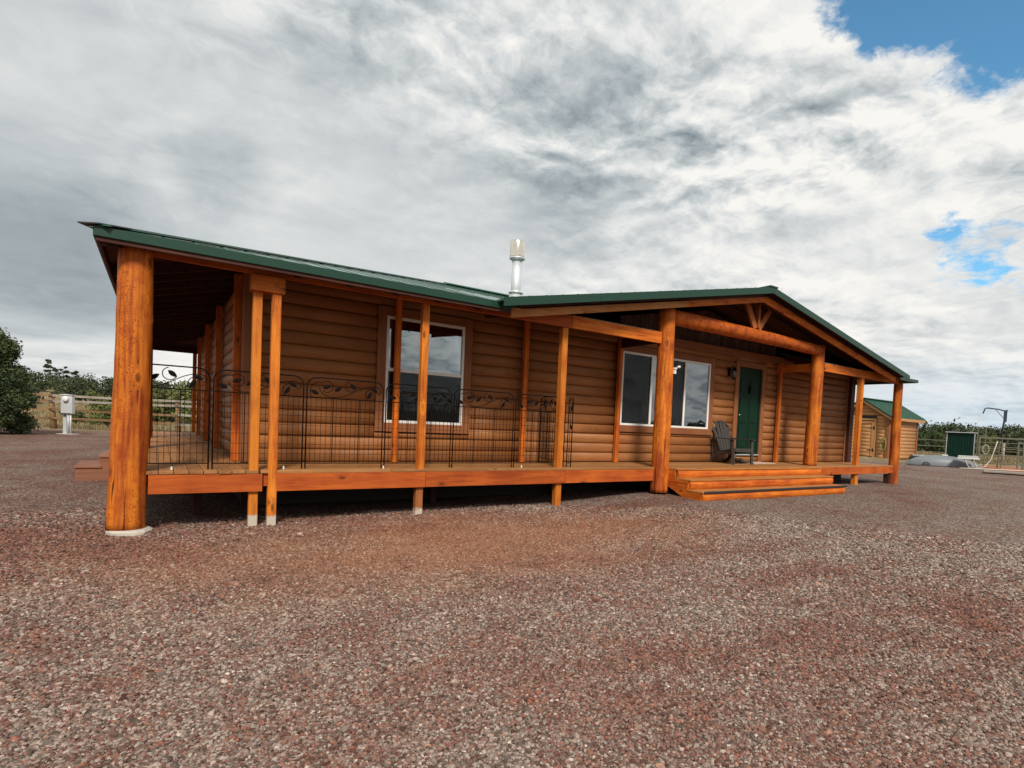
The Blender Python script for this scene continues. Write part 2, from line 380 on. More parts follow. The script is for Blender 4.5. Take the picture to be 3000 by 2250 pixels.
def bm_tube(bm, pts, r, n=6, closed=False, cap=True):
    pts = [Vector(p) for p in pts]; rings = []; prev = None
    rr = r if isinstance(r, (list, tuple)) else [r]*len(pts)
    for i, p in enumerate(pts):
        a = pts[i-1] if (i > 0 or closed) else p; b = pts[(i+1) % len(pts)] if (i < len(pts)-1 or closed) else p
        t = (b-a).normalized()
        if prev is None:
            prev = t.orthogonal().normalized()
        prev = (prev-t*prev.dot(t))
        if prev.length < 1e-6: prev = t.orthogonal()
        prev.normalize(); q = t.cross(prev)
        rings.append([bm.verts.new(p+(prev*math.cos(2*math.pi*k/n)+q*math.sin(2*math.pi*k/n))*rr[i]) for k in range(n)])
    m_ = len(rings)
    for i in range(m_ if closed else m_-1):
        A, B = rings[i], rings[(i+1) % m_]
        for k in range(n): bm.faces.new((A[k], A[(k+1) % n], B[(k+1) % n], B[k]))
    if cap and not closed:
        bm.faces.new(rings[0][::-1]); bm.faces.new(rings[-1])
def rootbase(parent):
    base = Vector((0, 0, 0))
    while parent is not None: base += Vector(parent.location); parent = parent.parent
    return base
def tube(name, pts, r, mat, parent=None, n=10, closed=False):
    b = rootbase(parent); bm = bmesh.new(); c = Vector(pts[0])
    bm_tube(bm, [Vector(p)-c for p in pts], r, n, closed)
    return link(name, bm_mesh(name, bm, True), mat, parent, c-b)
def natural_log(name, a, b, r0, r1, mat, parent, knobs=(), seed=0, bow=0.0, n=28, m_=44):
    """peeled log with uneven girth, knots and a slight bow; knobs = (t, angle, size)"""
    a, b = Vector(a), Vector(b); L = (b-a).length; vs = []; fs = []
    for i in range(m_+1):
        t = i/m_; z = t*L; r = r0+(r1-r0)*t
        cx_ = .012*math.sin(3.1*t+seed)+bow*math.sin(math.pi*t); cy_ = .010*math.sin(4.3*t+seed*2)
        for k in range(n):
            an = 2*math.pi*k/n; dx, dy = math.cos(an), math.sin(an)
            q = r*(1+.05*(noise.noise(Vector((dx*1.3+seed*3, dy*1.3, z*1.1)))) + .022*noise.noise(Vector((dx*3+seed, dy*3, z*5))))
            for (kt, ka, ks) in knobs:
                da = (an-ka+math.pi) % (2*math.pi)-math.pi
                q += ks*math.exp(-((z-kt*L)/(.055))**2-(da*r/.05)**2)
            vs.append((cx_+dx*q, cy_+dy*q, z))
    for i in range(m_):
        for k in range(n):
            fs.append((i*n+k, i*n+(k+1) % n, (i+1)*n+(k+1) % n, (i+1)*n+k))
    fs.append(tuple(range(n))[::-1]); fs.append(tuple(m_*n+k for k in range(n)))
    me = mesh(name, vs, fs, True)
    dd = (b-a).normalized(); q_ = dd.to_track_quat('Z', 'Y')
    o = link(name, me, mat, parent, a-rootbase(parent), q_.to_euler())
    return o
def slab(name, poly, t, mats, parent=None):
    """roof sheet: polygon (world, counter-clockwise from above) with thickness t downwards; mats = (top, under)"""
    c = Vector(poly[0]); b = rootbase(parent); n = len(poly)
    vs = [Vector(p)-c for p in poly]+[Vector(p)-c-Vector((0, 0, t)) for p in poly]
    fs = [tuple(range(n)), tuple(range(2*n-1, n-1, -1))]+[(i, i+n, (i+1) % n+n, (i+1) % n) for i in range(n)]
    me = mesh(name, vs, fs, midx=[0, 1]+[0]*n)
    return link(name, me, mats, parent, c-b)
_prof = {}
def siding_mesh(L, axis, h=.19, bulge=.042):
    key = (round(L, 3), axis, h, bulge)
    if key in _prof: return _prof[key]
    prof = [(0, 0)]+[(bulge*(.25+.75*math.sin(math.pi*(i+.5)/7)**.8), h*(.03+.94*i/6)) for i in range(7)]+[(0, h)]
    vs = []; n = len(prof)
    for s in (-L/2, L/2):
        for (o_, z) in prof:
            vs.append((s, -o_, z) if axis == 'X' else (-o_, -s, z))
    fs = [(i, i+1, n+i+1, n+i) for i in range(n-1)]
    fs += [tuple(range(n))[::-1], tuple(range(n, 2*n))]
    me = mesh('siding_log', vs, fs); sm = [False]*len(fs)
    for i in range(1, n-2): sm[i] = True
    me.polygons.foreach_set('use_smooth', sm)
    _prof[key] = me; return me

# ------------------------------------------------------------------ ground
def sstep(v, a, b):
    t = min(1, max(0, (v-a)/(b-a))); return t*t*(3-2*t)
def ground_z(x, y):
    z = -.655+.13*sstep(x, 2, 16)
    for (px_, dzz, w) in ((1.3, -.055, 1.6), (8.1, .10, 1.5), (5.8, -.02, 1.2)):
        z += dzz*math.exp(-((x-px_)/w)**2-((y-.0)/1.6)**2)
    z += .22*sstep(x, 18, 32)*sstep(y, -8, 4)
    dist = (x-.24)*.58+(y+7.78)*.81
    if dist > 31:
        rr_ = (x-.24)*.81-(y+7.78)*.58
        z += (3.4-2.0*sstep(rr_/dist, .2, .55))*sstep(dist, 31, 105)+.012*max(0, dist-70)
    if dist < -25: z += 3.6*sstep(-dist, 25, 80)
    a_ = .018 if abs(dist) < 30 else .12
    z += a_*noise.noise(Vector((x*.35, y*.35, 0)))*1.6 + .010*noise.noise(Vector((x*1.6, y*1.6, 3)))
    return z
def axis_ticks(lo, hi, c, s0, gr):
    out = [c]; s = s0
    while out[-1] < hi: out.append(out[-1]+s); s *= gr
    lo_ = [c]; s = s0
    while lo_[-1] > lo: lo_.append(lo_[-1]-s); s *= gr
    return sorted(set(lo_[1:]+out))
xs = axis_ticks(-900, 1200, 4, .22, 1.028); ys = axis_ticks(-900, 1200, -3, .20, 1.028)
gv = [(x, y, ground_z(x, y)) for y in ys for x in xs]; nx = len(xs)
gf = [(j*nx+i, j*nx+i+1, (j+1)*nx+i+1, (j+1)*nx+i) for j in range(len(ys)-1) for i in range(nx-1)]
ground = link('ground', mesh('ground', gv, gf, True), 'gravel')
tag(ground, kind='structure')

# loose stones near the camera, instanced on scattered points
def gravel_points():
    n = 1000000
    dd = np.sqrt(rng.uniform(1.4**2, 9.5**2, n)); an = rng.uniform(R(-14), R(84), n)
    keep = rng.uniform(0, 1, n) < np.clip((3.1/dd)**1.7, 0, 1)
    dd, an = dd[keep], an[keep]
    x = CAM.x+dd*np.sin(an); y = CAM.y+dd*np.cos(an)
    ok = ~((y > 0.6) & (x > -.3))
    x, y, dd = x[ok], y[ok], dd[ok]
    z = np.array([ground_z(a, b) for a, b in zip(x, y)])
    sz = (.0050+.0062*rng.uniform(0, 1, len(x))**2.0)*(1+.12*np.clip(dd-3, 0, 9))
    sz *= np.where(rng.uniform(0, 1, len(x)) < .010, 1.7, 1)
    return x, y, z+sz*.35, sz
gx, gy, gz, gs = gravel_points()
pm = bpy.data.meshes.new('gravel_stones'); pm.vertices.add(len(gx))
pm.vertices.foreach_set('co', np.stack([gx, gy, gz], 1).astype(np.float32).ravel())
pm.attributes.new('size', 'FLOAT', 'POINT').data.foreach_set('value', gs.astype(np.float32))
pm.attributes.new('tint', 'FLOAT', 'POINT').data.foreach_set('value', rng.uniform(0, 1, len(gx)).astype(np.float32))
pm.attributes.new('turn', 'FLOAT_VECTOR', 'POINT').data.foreach_set('vector', np.stack([rng.uniform(-.5, .5, len(gx)), rng.uniform(-.5, .5, len(gx)), rng.uniform(0, 6.28, len(gx))], 1).astype(np.float32).ravel())
stones = bpy.data.objects.new('gravel_stones', pm); COL.objects.link(stones)
tag(stones, 'loose grey and rust red crushed gravel covering the yard', 'gravel', kind='stuff')
gn = bpy.data.node_groups.new('scatter_stones', 'GeometryNodeTree')
gn.interface.new_socket('Geometry', in_out='INPUT', socket_type='NodeSocketGeometry')
gn.interface.new_socket('Geometry', in_out='OUTPUT', socket_type='NodeSocketGeometry')
G = gn.nodes; gi = G.new('NodeGroupInput'); go = G.new('NodeGroupOutput')
g2i = G.new('GeometryNodeGeometryToInstance')
for k in range(7):
    ico = G.new('GeometryNodeMeshIcoSphere'); ico.inputs['Radius'].default_value = 1; ico.inputs['Subdivisions'].default_value = 2
    sp = G.new('GeometryNodeSetPosition'); nz = G.new('ShaderNodeTexNoise'); nz.noise_dimensions = '4D'
    nz.inputs['W'].default_value = k*3.7+1; nz.inputs['Scale'].default_value = .8; nz.inputs['Detail'].default_value = 2
    sub = G.new('ShaderNodeVectorMath'); sub.operation = 'SUBTRACT'; sub.inputs[1].default_value = (.5, .5, .5)
    mul = G.new('ShaderNodeVectorMath'); mul.operation = 'SCALE'; mul.inputs['Scale'].default_value = 2.1
    gn.links.new(nz.outputs['Color'], sub.inputs[0]); gn.links.new(sub.outputs[0], mul.inputs[0])
    gn.links.new(ico.outputs['Mesh'], sp.inputs['Geometry']); gn.links.new(mul.outputs[0], sp.inputs['Offset'])
    tr_ = G.new('GeometryNodeTransform'); tr_.inputs['Scale'].default_value = (1, .65+.08*k, .55+.05*(k % 4))
    gn.links.new(sp.outputs[0], tr_.inputs['Geometry'])
    sm_ = G.new('GeometryNodeSetMaterial'); sm_.inputs['Material'].default_value = MATS['gravel_stone']
    gn.links.new(tr_.outputs[0], sm_.inputs['Geometry']); gn.links.new(sm_.outputs[0], g2i.inputs[0])
iop = G.new('GeometryNodeInstanceOnPoints')
m2p = G.new('GeometryNodeMeshToPoints')
gn.links.new(gi.outputs[0], m2p.inputs['Mesh']); gn.links.new(m2p.outputs[0], iop.inputs['Points'])
gn.links.new(g2i.outputs[0], iop.inputs['Instance']); iop.inputs['Pick Instance'].default_value = True
def named(nm, ty):
    a_ = G.new('GeometryNodeInputNamedAttribute'); a_.data_type = ty; a_.inputs['Name'].default_value = nm; return a_
a_ = named('size', 'FLOAT'); gn.links.new(a_.outputs['Attribute'], iop.inputs['Scale'])
a_ = named('turn', 'FLOAT_VECTOR'); e2r = G.new('FunctionNodeEulerToRotation'); gn.links.new(a_.outputs['Attribute'], e2r.inputs[0]); gn.links.new(e2r.outputs[0], iop.inputs['Rotation'])
gn.links.new(iop.outputs[0], go.inputs[0])
stones.modifiers.new('scatter', 'NODES').node_group = gn

# ------------------------------------------------------------------ the cabin
house = thing('log_cabin', (0, 0, 0), 'long low log sided cabin with orange porch posts and green metal roof', 'house')
XL, XR, YF, YB = 1.24, 17.2, 1.24, 11.3     # wall box
SH = .19; NC = 14
# dark core behind the siding
box('wall', XL+.012, XR-.012, YF+.012, YB-.012, -.62, 2.72, 'dark_skirting', house, 0)
W1 = (3.15, 4.50, .63, 2.32); W2 = (8.10, 10.88, .78, 2.33); DR = (11.95, 12.89, .20, 2.38)
TR = .14
def holes_at(z0, z1):
    hs = []
    for (a, b, c, d_) in (W1, W2, DR):
        if c == DR[2]: lo, hi = .20-.05, DR[3]+TR
        else: lo, hi = c-TR, d_+TR
        if z1 > lo+.02 and z0 < hi-.02: hs.append((a-TR, b+TR))
    return hs
for i in range(NC):
    z0 = i*SH+.005
    x = XL
    segs = []
    for (a, b) in sorted(holes_at(z0, z0+SH)):
        segs.append((x, a)); x = b
    segs.append((x, XR))
    for (wa, wb, wc, wd) in (W1, W2, DR):
        lo, hi = (.15 if wc == DR[2] else wc-TR), wd+TR
        if any(abs(h_[0]-(wa-TR)) < 1e-6 for h_ in holes_at(z0, z0+SH)):
            if lo-z0 > .03: link('siding_log', siding_mesh(wb-wa+2*TR, 'X', round(lo-z0, 3)), 'siding_X', house, ((wa+wb)/2, YF, z0))
            if z0+SH-hi > .03: link('siding_log', siding_mesh(wb-wa+2*TR, 'X', round(z0+SH-hi, 3)), 'siding_X', house, ((wa+wb)/2, YF, hi))
    for (a, b) in segs:
        if b-a < .03: continue
        # long runs are butted from two lengths, joints hidden behind the wall posts
        cuts = [a]+[c for c in (5.69, 13.56) if a+.3 < c < b-.3]+[b]
        for c0, c1 in zip(cuts, cuts[1:]):
            link('siding_log', siding_mesh(c1-c0-.002, 'X', SH), 'siding_X', house, ((c0+c1)/2, YF-random.uniform(0, .004), z0+random.uniform(-.0015, .0015)))
    ycut = [YF, 4.54, 7.43, YB]
    for c0, c1 in zip(ycut, ycut[1:]):
        link('siding_log', siding_mesh(c1-c0-.002, 'Y', SH), 'siding_Y', house, (XL-random.uniform(0, .004), (c0+c1)/2, z0+random.uniform(-.0015, .0015)))
# corner boards
box('corner_board', XL-.065, XL+.10, YF-.068, YF-.045, 0.004, 2.66, 'trim_z', house)
box('corner_board', XL-.068, XL-.045, YF-.042, YF+.10, 0.004, 2.66, 'trim_z', house)
box('corner_board', XR-.10, XR+.05, YF-.068, YF-.045, 0.004, 2.66, 'trim_z', house)
# vertical board gable infill above the entry and long trim plank
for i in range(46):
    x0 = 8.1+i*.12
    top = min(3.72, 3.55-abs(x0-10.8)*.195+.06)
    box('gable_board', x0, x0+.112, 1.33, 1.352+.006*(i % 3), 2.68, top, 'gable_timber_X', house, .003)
box('trim_plank', 7.95, 14.2, YF-.085, YF-.050, 2.60, 2.77, 'trim_x', house)
# windows
def window(x0, x1, z0, z1, kind):
    y = YF
    t = TR
    box('window_trim', x0-t, x0, y-.062, y-.03, z0-t, z1+t, 'trim_z', house)
    box('window_trim', x1, x1+t, y-.062, y-.03, z0-t, z1+t, 'trim_z', house)
    box('window_trim', x0, x1, y-.060, y-.03, z1, z1+t, 'trim_x', house)
    box('window_trim', x0, x1, y-.072, y-.03, z0-t, z0, 'trim_x', house)
    w = bpy.data.objects.new('window', None); COL.objects.link(w); w.parent = house; w.location = ((x0+x1)/2, y, z0)
    f = .045
    def fb(a, b, c, d_, dy=0, nm='frame'): box(nm, a, b, y-.055-dy, y-.01-dy, c, d_, 'white_vinyl', w, .004)
    fb(x0, x0+f, z0, z1); fb(x1-f, x1, z0, z1); fb(x0+f, x1-f, z0, z0+f); fb(x0+f, x1-f, z1-f, z1)
    if kind == 'hung':
        zm = (z0+z1)/2
        fb(x0+f, x1-f, zm-.025, zm+.03, .004, 'meeting_rail')
        box('pane', x0+f, x1-f, y-.030, y-.024, zm+.03, z1-f, 'window_glass', w, 0)
        box('pane', x0+f, x1-f, y-.030, y-.024, z0+f, zm-.025, 'window_glass', w, 0)
        box('insect_screen', x0+f+.002, x1-f-.002, y-.044, y-.041, z0+f+.002, zm-.027, 'insect_screen', w, 0)
    else:
        q = [x0+f, x0+(x1-x0)*.27, x0+(x1-x0)*.50, x0+(x1-x0)*.74, x1-f]
        q = [x0+f, x0+.86, (x0+x1)/2, x1-.86, x1-f]
        for c in (q[1], q[3]): fb(c-.028, c+.028, z0+f, z1-f, .004, 'mullion')
        fb(q[2]-.02, q[2]+.02, z0+f, z1-f, 0, 'mullion')
        for i in range(4):
            a = q[i]+(0 if i == 0 else (.020 if i == 2 else .028)); b = q[i+1]-(0 if i == 3 else (.020 if i == 1 else .028))
            box('pane', a, b, y-.030, y-.024, z0+f, z1-f, 'window_glass', w, 0)
            if i in (0, 2): box('insect_screen', a+.002, b-.002, y-.044, y-.041, z0+f+.002, z1-f-.002, 'insect_screen', w, 0)
window(*W1, 'hung'); window(*W2, 'slider')
def curtain(x0, x1, z0, z1):
    n = 40; vs = []; fs = []
    for i in range(n+1):
        x = x0+(x1-x0)*i/n; y = YF-.008+.009*math.sin(i*1.15)+.003*math.sin(i*.4)
        vs += [(x-x0, y-YF, 0), (x-x0, y-YF, z1-z0)]
    for i in range(n): fs.append((2*i, 2*i+2, 2*i+3, 2*i+1))
    link('curtain', mesh('curtain', vs, fs, True), 'curtain_cloth', house, (x0, YF, z0))
for (a, b, c, d_) in (W1, W2): box('room_backing', a+.01, b-.01, YF+.004, YF+.0115, c+.01, d_-.01, 'room_dark', house, 0)
curtain(4.27, 4.455, .70, 2.28); curtain(10.60, 10.83, .83, 2.28); curtain(8.15, 8.30, .83, 2.28)
# door
dx0, dx1, dz0, dz1 = DR
box('door_trim', dx0-TR, dx0, YF-.066, YF-.02, .006, dz1+TR, 'trim_z', house)
box('door_trim', dx1, dx1+TR, YF-.066, YF-.02, .006, dz1+TR, 'trim_z', house)
box('door_trim', dx0, dx1, YF-.064, YF-.02, dz1, dz1+TR, 'trim_x', house)
box('threshold', dx0, dx1, YF-.075, YF+.01, dz0-.03, dz0, 'aluminium', house)
door = bpy.data.objects.new('door', None); COL.objects.link(door); door.parent = house; door.location = (dx0, YF, dz0)
box('door_leaf', dx0+.02, dx1-.02, YF-.012, YF+.02, dz0, dz1-.01, 'door_green', door, .003)
box('door_stop', dx0, dx0+.02, YF-.03, YF, dz0, dz1, 'door_green', door, .002)
box('door_stop', dx1-.02, dx1, YF-.03, YF, dz0, dz1, 'door_green', door, .002)
dw = dx1-dx0
for (c0, c1) in ((.14, .45), (.55, .86)):
    for (r0, r1) in ((.10, .26), (.32, .62)):
        a, b = dx0+dw*c0, dx0+dw*c1; z0, z1 = dz0+2.15*(1-r1)-.02, dz0+2.15*(1-r0)-.05
        box('raised_panel', a, b, YF-.028, YF-.0125, z0, z1, 'door_green', door, .012)
    a, b = dx0+dw*c0, dx0+dw*c1
    box('raised_panel', a, b, YF-.028, YF-.0125, dz0+.18, dz0+.74, 'door_green', door, .012)
for s in (-1, 1):
    pts = [(dx0+dw*.5+s*.012, YF-.035, dz0+1.66-.02), (dx0+dw*.5+s*.055, YF-.035, dz0+1.70), (dx0+dw*.5+s*.085, YF-.035, dz0+1.75)]
    tube('knocker_horn', pts, [.014, .011, .005], 'black_iron', door, 6)
tube('door_knocker', [(dx0+dw*.5, YF-.035, dz0+1.70), (dx0+dw*.5, YF-.037, dz0+1.60), (dx0+dw*.5, YF-.037, dz0+1.53)], [.035, .03, .018], 'black_iron', door, 8)
tube('door_knob', [(dx0+.09, YF-.012, dz0+.98), (dx0+.09, YF-.045, dz0+.98), (dx0+.09, YF-.07, dz0+.98)], [.012, .026, .018], 'stainless', door, 10)
# lantern
lan = bpy.data.objects.new('wall_lantern', None); COL.objects.link(lan); lan.parent = house; lan.location = (11.55, 1.17, 2.12)
box('back_plate', 11.50, 11.60, 1.175, 1.192, 2.10, 2.32, 'black_iron', lan)
tube('lantern_arm', [(11.55, 1.18, 2.26), (11.55, 1.10, 2.34), (11.55, 1.04, 2.30)], .011, 'black_iron', lan, 6)
tube('lantern_cap', [(11.55, 1.04, 2.33), (11.55, 1.04, 2.27), (11.55, 1.04, 2.235)], [.008, .05, .085], 'black_iron', lan, 6)
tube('lantern_glass', [(11.55, 1.04, 2.232), (11.55, 1.04, 2.05)], [.062, .048], 'lamp_glass', lan, 6)
tube('lantern_base', [(11.55, 1.04, 2.052), (11.55, 1.04, 2.01)], [.056, .02], 'black_iron', lan, 6)
for k in range(6):
    an = k*math.pi/3
    tube('lantern_bar', [(11.55+.066*math.cos(an), 1.04+.066*math.sin(an), 2.235), (11.55+.052*math.cos(an), 1.04+.052*math.sin(an), 2.05)], .005, 'black_iron', lan, 4)

# deck boards: left gallery boards run away from the road side, front boards run along the wall
bw = .139
edges = [-.18+i*(.1425) for i in range(11)]
for i in range(10):
    x0 = edges[i]; dzz = random.uniform(-.004, .003); yo = random.uniform(-.012, .006)
    cuts = [-.06+yo, 4.2+1.2*(i % 2), 9.0-1.1*(i % 3 == 0), 12.7]
    for a, b in zip(cuts, cuts[1:]):
        box('deck_board', x0+.003, x0+bw, a+.002, b-.003, -.038+dzz, 0+dzz, 'deck_y', house, .004)
for j in range(9):
    y0 = -.055+j*.142
    cuts = [1.262]+[1.262+2.6*((j % 3)+1)*.62, 7.1+.8*(j % 2), 11.9+.6*(j % 3)]+[17.55]
    for a, b in zip(cuts, cuts[1:]):
        dzz = random.uniform(-.002, .002)
        box('deck_board', a+.002, b-.002, y0, y0+.136, -.038+dzz, dzz, 'deck_x', house, .004)
# fascia boards under the deck edge
zf = -.262
box('deck_fascia', .155, 1.285, -.055, -.017, zf+.002, -.045, 'red_fascia', house, .004)
box('deck_fascia', 1.298, 1.345, -.02, .02, -.20, -.042, 'red_fascia', house, .004)
box('deck_fascia', 1.352, 3.375, -.058, -.018, zf, -.040, 'red_fascia', house, .004)
box('deck_fascia', 3.380, 5.86, -.056, -.018, zf+.002, -.040, 'red_fascia', house, .004)
box('deck_fascia', 5.865, 7.93, -.058, -.018, zf+.004, -.040, 'red_fascia', house, .004)
box('deck_fascia', 13.3, 17.58, -.058, -.018, -.225, -.040, 'red_fascia', house, .004)
box('deck_fascia', -.20, -.165, .12, 12.7, -.25, -.045, 'red_fascia', house, .004)
box('deck_fascia', 17.556, 17.59, .1, 1.2, -.225, -.045, 'red_fascia', house, .004)
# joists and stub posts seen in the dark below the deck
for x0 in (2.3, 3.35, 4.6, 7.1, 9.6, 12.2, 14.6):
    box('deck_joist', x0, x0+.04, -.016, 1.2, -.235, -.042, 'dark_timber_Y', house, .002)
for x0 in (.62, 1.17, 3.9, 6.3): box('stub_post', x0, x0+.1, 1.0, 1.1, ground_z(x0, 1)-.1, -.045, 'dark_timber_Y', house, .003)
# front posts
def post(x, y0, z0, z1, w=.095, mat='post_timber', nm='porch_post', dp=None):
    dp = dp or w
    return box(nm, x-w/2, x+w/2, y0, y0+dp, z0, z1, mat, house, .006)
post(1.195, -.012, ground_z(1.2, 0)-.06, 2.16, .10); post(1.395, -.06, ground_z(1.4, 0)-.06, 2.16, .10)
post(3.32, -.012, zf-.0, 2.352, .10); post(3.31, -.012, ground_z(3.3, 0)-.06, zf-.001, .105, 'post_timber_weathered', 'post_foot')
post(5.76, -.012, ground_z(5.8, 0)-.06, 2.352, .11, 'post_timber_plain')
post(15.62, -.012, ground_z(15.6, 0)-.06, 2.352, .13, 'post_timber_plain')
box('cap_block', 1.11, 1.48, -.085, .09, 2.155, 2.349, 'orange_timber_X', house, .006)
# logs
natural_log('corner_log', (-.03, 0.0, -.63), (.015, 0.0, 2.43), .176, .154, 'peeled_log', house, ((.50, R(-5), .035), (.13, R(-40), .02), (.75, R(-110), .012)), seed=1)
natural_log('gable_log', (8.10, -.03, -.48), (8.13, 0.0, 3.02), .172, .160, 'peeled_log', house, ((.22, R(-60), .012), (.62, R(-120), .01)), seed=4)
natural_log('gable_log', (13.50, .10, 0.002), (13.56, .10, 2.98), .165, .145, 'peeled_log', house, ((.42, R(-70), .03), (.18, R(-20), .02)), seed=8)
natural_log('corner_log', (17.66, 0.0, -.56), (17.70, 0.0, 2.42), .135, .118, 'peeled_log', house, ((.35, R(-140), .02), (.7, R(-80), .015)), seed=11)
box('log_pad', 17.38, 17.52, -.04, .12, -.56, -.26, 'dark_timber_X', house)
bm = bmesh.new(); bm_tube(bm, [(0, 0, -.09), (0, 0, -.02), (0, 0, 0)], [.215, .212, .19], 22)
for v in bm.verts: v.co += Vector((noise.noise(v.co*9), noise.noise(v.co*9+Vector((3, 3, 3))), 0))*.03
link('log_footing', bm_mesh('log_footing', bm), 'concrete', house, (.0, -.01, -.63))
natural_log('arch_log', (8.22, 0.02, 2.92), (13.47, .06, 2.85), .150, .128, 'peeled_log_beam', house, ((.3, R(90), .01),), seed=15, bow=.0, n=24, m_=50)
# wall posts
box('wall_post', 17.14, 17.34, 1.07, 1.165, .001, 2.62, 'dark_timber_X', house)
for x in (3.31, 5.69, 7.97, 13.56): post(x, 1.075, 0.001, 2.62, .085, 'orange_timber_Z', 'wall_post')
for y in (1.46, 4.54, 7.43, 10.49): box('wall_post', 1.08, 1.175, y-.05, y+.05, .001, 2.62, 'orange_timber_Z', house)
for y in (4.3, 8.4): natural_log('gallery_log', (-.02, y, -.66), (0, y, 2.42), .15, .13, 'peeled_log', house, seed=y, n=16, m_=12)
box('gallery_post', 1.06, 1.16, 12.56, 12.66, -.66, 2.35, 'orange_timber_Z', house)
box('gallery_post', -.09, .01, 12.56, 12.66, -.66, 2.35, 'orange_timber_Z', house)
# headers
def hdr(x0, x1, z0=2.352, z1=2.56, y0=-.04, y1=.0, m='orange_timber_X', nm='header_beam'): box(nm, x0, x1, y0, y1, z0, z1, m, house, .005)
hdr(.12, 2.9, m='red_fascia'); hdr(2.903, 5.86, m='red_fascia'); hdr(5.863, 7.97, 2.352, 2.565, -.045)  # first two boards use the darker red wood to paint in eave shade
hdr(13.66, 17.6)
box('header_beam', -.04, .0, .16, 12.7, 2.352, 2.55, 'dark_timber_Y', house)
box('header_beam', 0.0, 1.24, 12.60, 12.64, 2.352, 2.55, 'dark_timber_X', house)
box('cross_beam', 13.52, 13.58, .22, 1.2, 2.36, 2.55, 'orange_timber_Y', house)
box('cross_beam', 7.94, 8.0, .12, 1.2, 2.36, 2.55, 'dark_timber_Y', house)
# struts fanning up from the arch log
for (a, b) in (((10.86, 0.02, 3.04), (10.55, .02, 3.54)), ((10.92, 0.02, 3.05), (10.92, .02, 3.60)), ((10.98, 0.02, 3.04), (11.36, .02, 3.50))):
    beam('strut', a, b, .05, .13, 'strut_timber', house)
# rafters
E0 = 2.50; PIT = .265; EV = -.30                                     # eave top height, pitch, eave line
def zroof(dist_in): return E0+PIT*(dist_in)                         # height of roof top at a distance inside the eave
T = .028
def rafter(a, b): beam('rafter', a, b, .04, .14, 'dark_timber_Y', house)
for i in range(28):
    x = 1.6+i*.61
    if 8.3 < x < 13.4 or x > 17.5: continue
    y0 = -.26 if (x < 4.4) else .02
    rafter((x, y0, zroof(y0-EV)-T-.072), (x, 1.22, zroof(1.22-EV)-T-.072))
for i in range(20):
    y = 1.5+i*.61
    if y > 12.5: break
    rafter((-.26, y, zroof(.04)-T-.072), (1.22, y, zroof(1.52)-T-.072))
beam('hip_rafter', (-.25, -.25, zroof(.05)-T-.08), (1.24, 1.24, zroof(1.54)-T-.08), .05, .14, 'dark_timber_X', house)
for i in range(9):                                                   # rafters below the entry gable
    y = -.33+i*.55
    if y < 1.3:
        for s in (-1, 1):
            beam('rafter', (10.76+s*.03, y+.02, 3.70), (10.76+s*6.1, y+.02, 2.50), .04, .11, 'dark_timber_X', house)
# roof planes (top metal, underside dark boards)
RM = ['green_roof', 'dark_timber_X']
XW, XE, YS, YN = -.30, 18.15, -.30, 12.95
HY = (YN-YS)/2; RZ = zroof(HY); RY = YS+HY
def rp(x, y):
    return (x, y, zroof(y-YS))
roof = bpy.data.objects.new('roof', None); COL.objects.link(roof); roof.parent = house; roof.location = (8, 6, 3)
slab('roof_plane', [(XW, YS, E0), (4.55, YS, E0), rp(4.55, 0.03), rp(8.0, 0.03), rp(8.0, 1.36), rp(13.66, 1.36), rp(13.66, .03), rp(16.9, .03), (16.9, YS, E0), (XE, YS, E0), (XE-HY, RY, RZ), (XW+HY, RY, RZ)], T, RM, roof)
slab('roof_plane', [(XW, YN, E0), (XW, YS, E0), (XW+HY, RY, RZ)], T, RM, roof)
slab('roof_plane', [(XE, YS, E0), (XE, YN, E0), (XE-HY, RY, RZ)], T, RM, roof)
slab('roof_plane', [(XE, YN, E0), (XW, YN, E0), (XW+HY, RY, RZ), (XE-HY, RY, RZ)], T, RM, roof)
# standing ribs on the front plane
bm = bmesh.new()
for i in range(60):
    x = XW+.25+i*.305
    if x > XE-.3: break
    yt = min(RY, YS+(x-XW), YS+(XE-x))
    y0 = YS if (x < 4.5 or x > 17) else 2.2
    if yt-y0 < .3: continue
    bm_beam(bm, (x, y0, zroof(y0-YS)+.003), (x, yt, zroof(yt-YS)+.003), .03, .010)
o = link('roof_rib', bm_mesh('roof_rib', bm), 'green_roof', roof, (-8, -6, -3)); o['kind'] = 'stuff'
beam('ridge_cap', (XW+HY-.1, RY, RZ+.015), (XE-HY+.1, RY, RZ+.015), .3, .03, 'green_roof', roof)
beam('ridge_cap', (XW, YS, E0+.012), (XW+HY, RY, RZ+.012), .24, .02, 'green_roof', roof)
# green fascia of the eaves
GA = 'green_trim'
def fas(x0, x1, y0, y1, z0, z1): box('eave_fascia', x0, x1, y0, y1, z0, z1, GA, roof, .004)
fas(XW-.02, 2.0, YS-.022, YS-.002, 2.405, 2.508); fas(1.99, 4.60, YS-.025, YS-.004, 2.403, 2.506)
fas(17.0, XE, YS-.022, YS-.002, 2.415, 2.50); fas(XW-.024, XW-.004, YS-.0, YN, 2.405, 2.506); fas(XE+.002, XE+.022, YS, YN, 2.415, 2.50)
box('eave_board', XW, 4.55, YS, YS+.03, 2.36, 2.46, 'dark_timber_X', roof); box('eave_board', XW-.002, XW+.03, YS+.03, YN, 2.37, 2.46, 'dark_timber_Y', roof)
slab('drip_flap', [(XW-.14, YS-.05, 2.503), (XW+.02, YS-.06, 2.528), (XW+.30, YS-.03, 2.540), (XW+.02, YS+.4, 2.55)], .012, ['black_rubber', 'black_rubber'], roof)
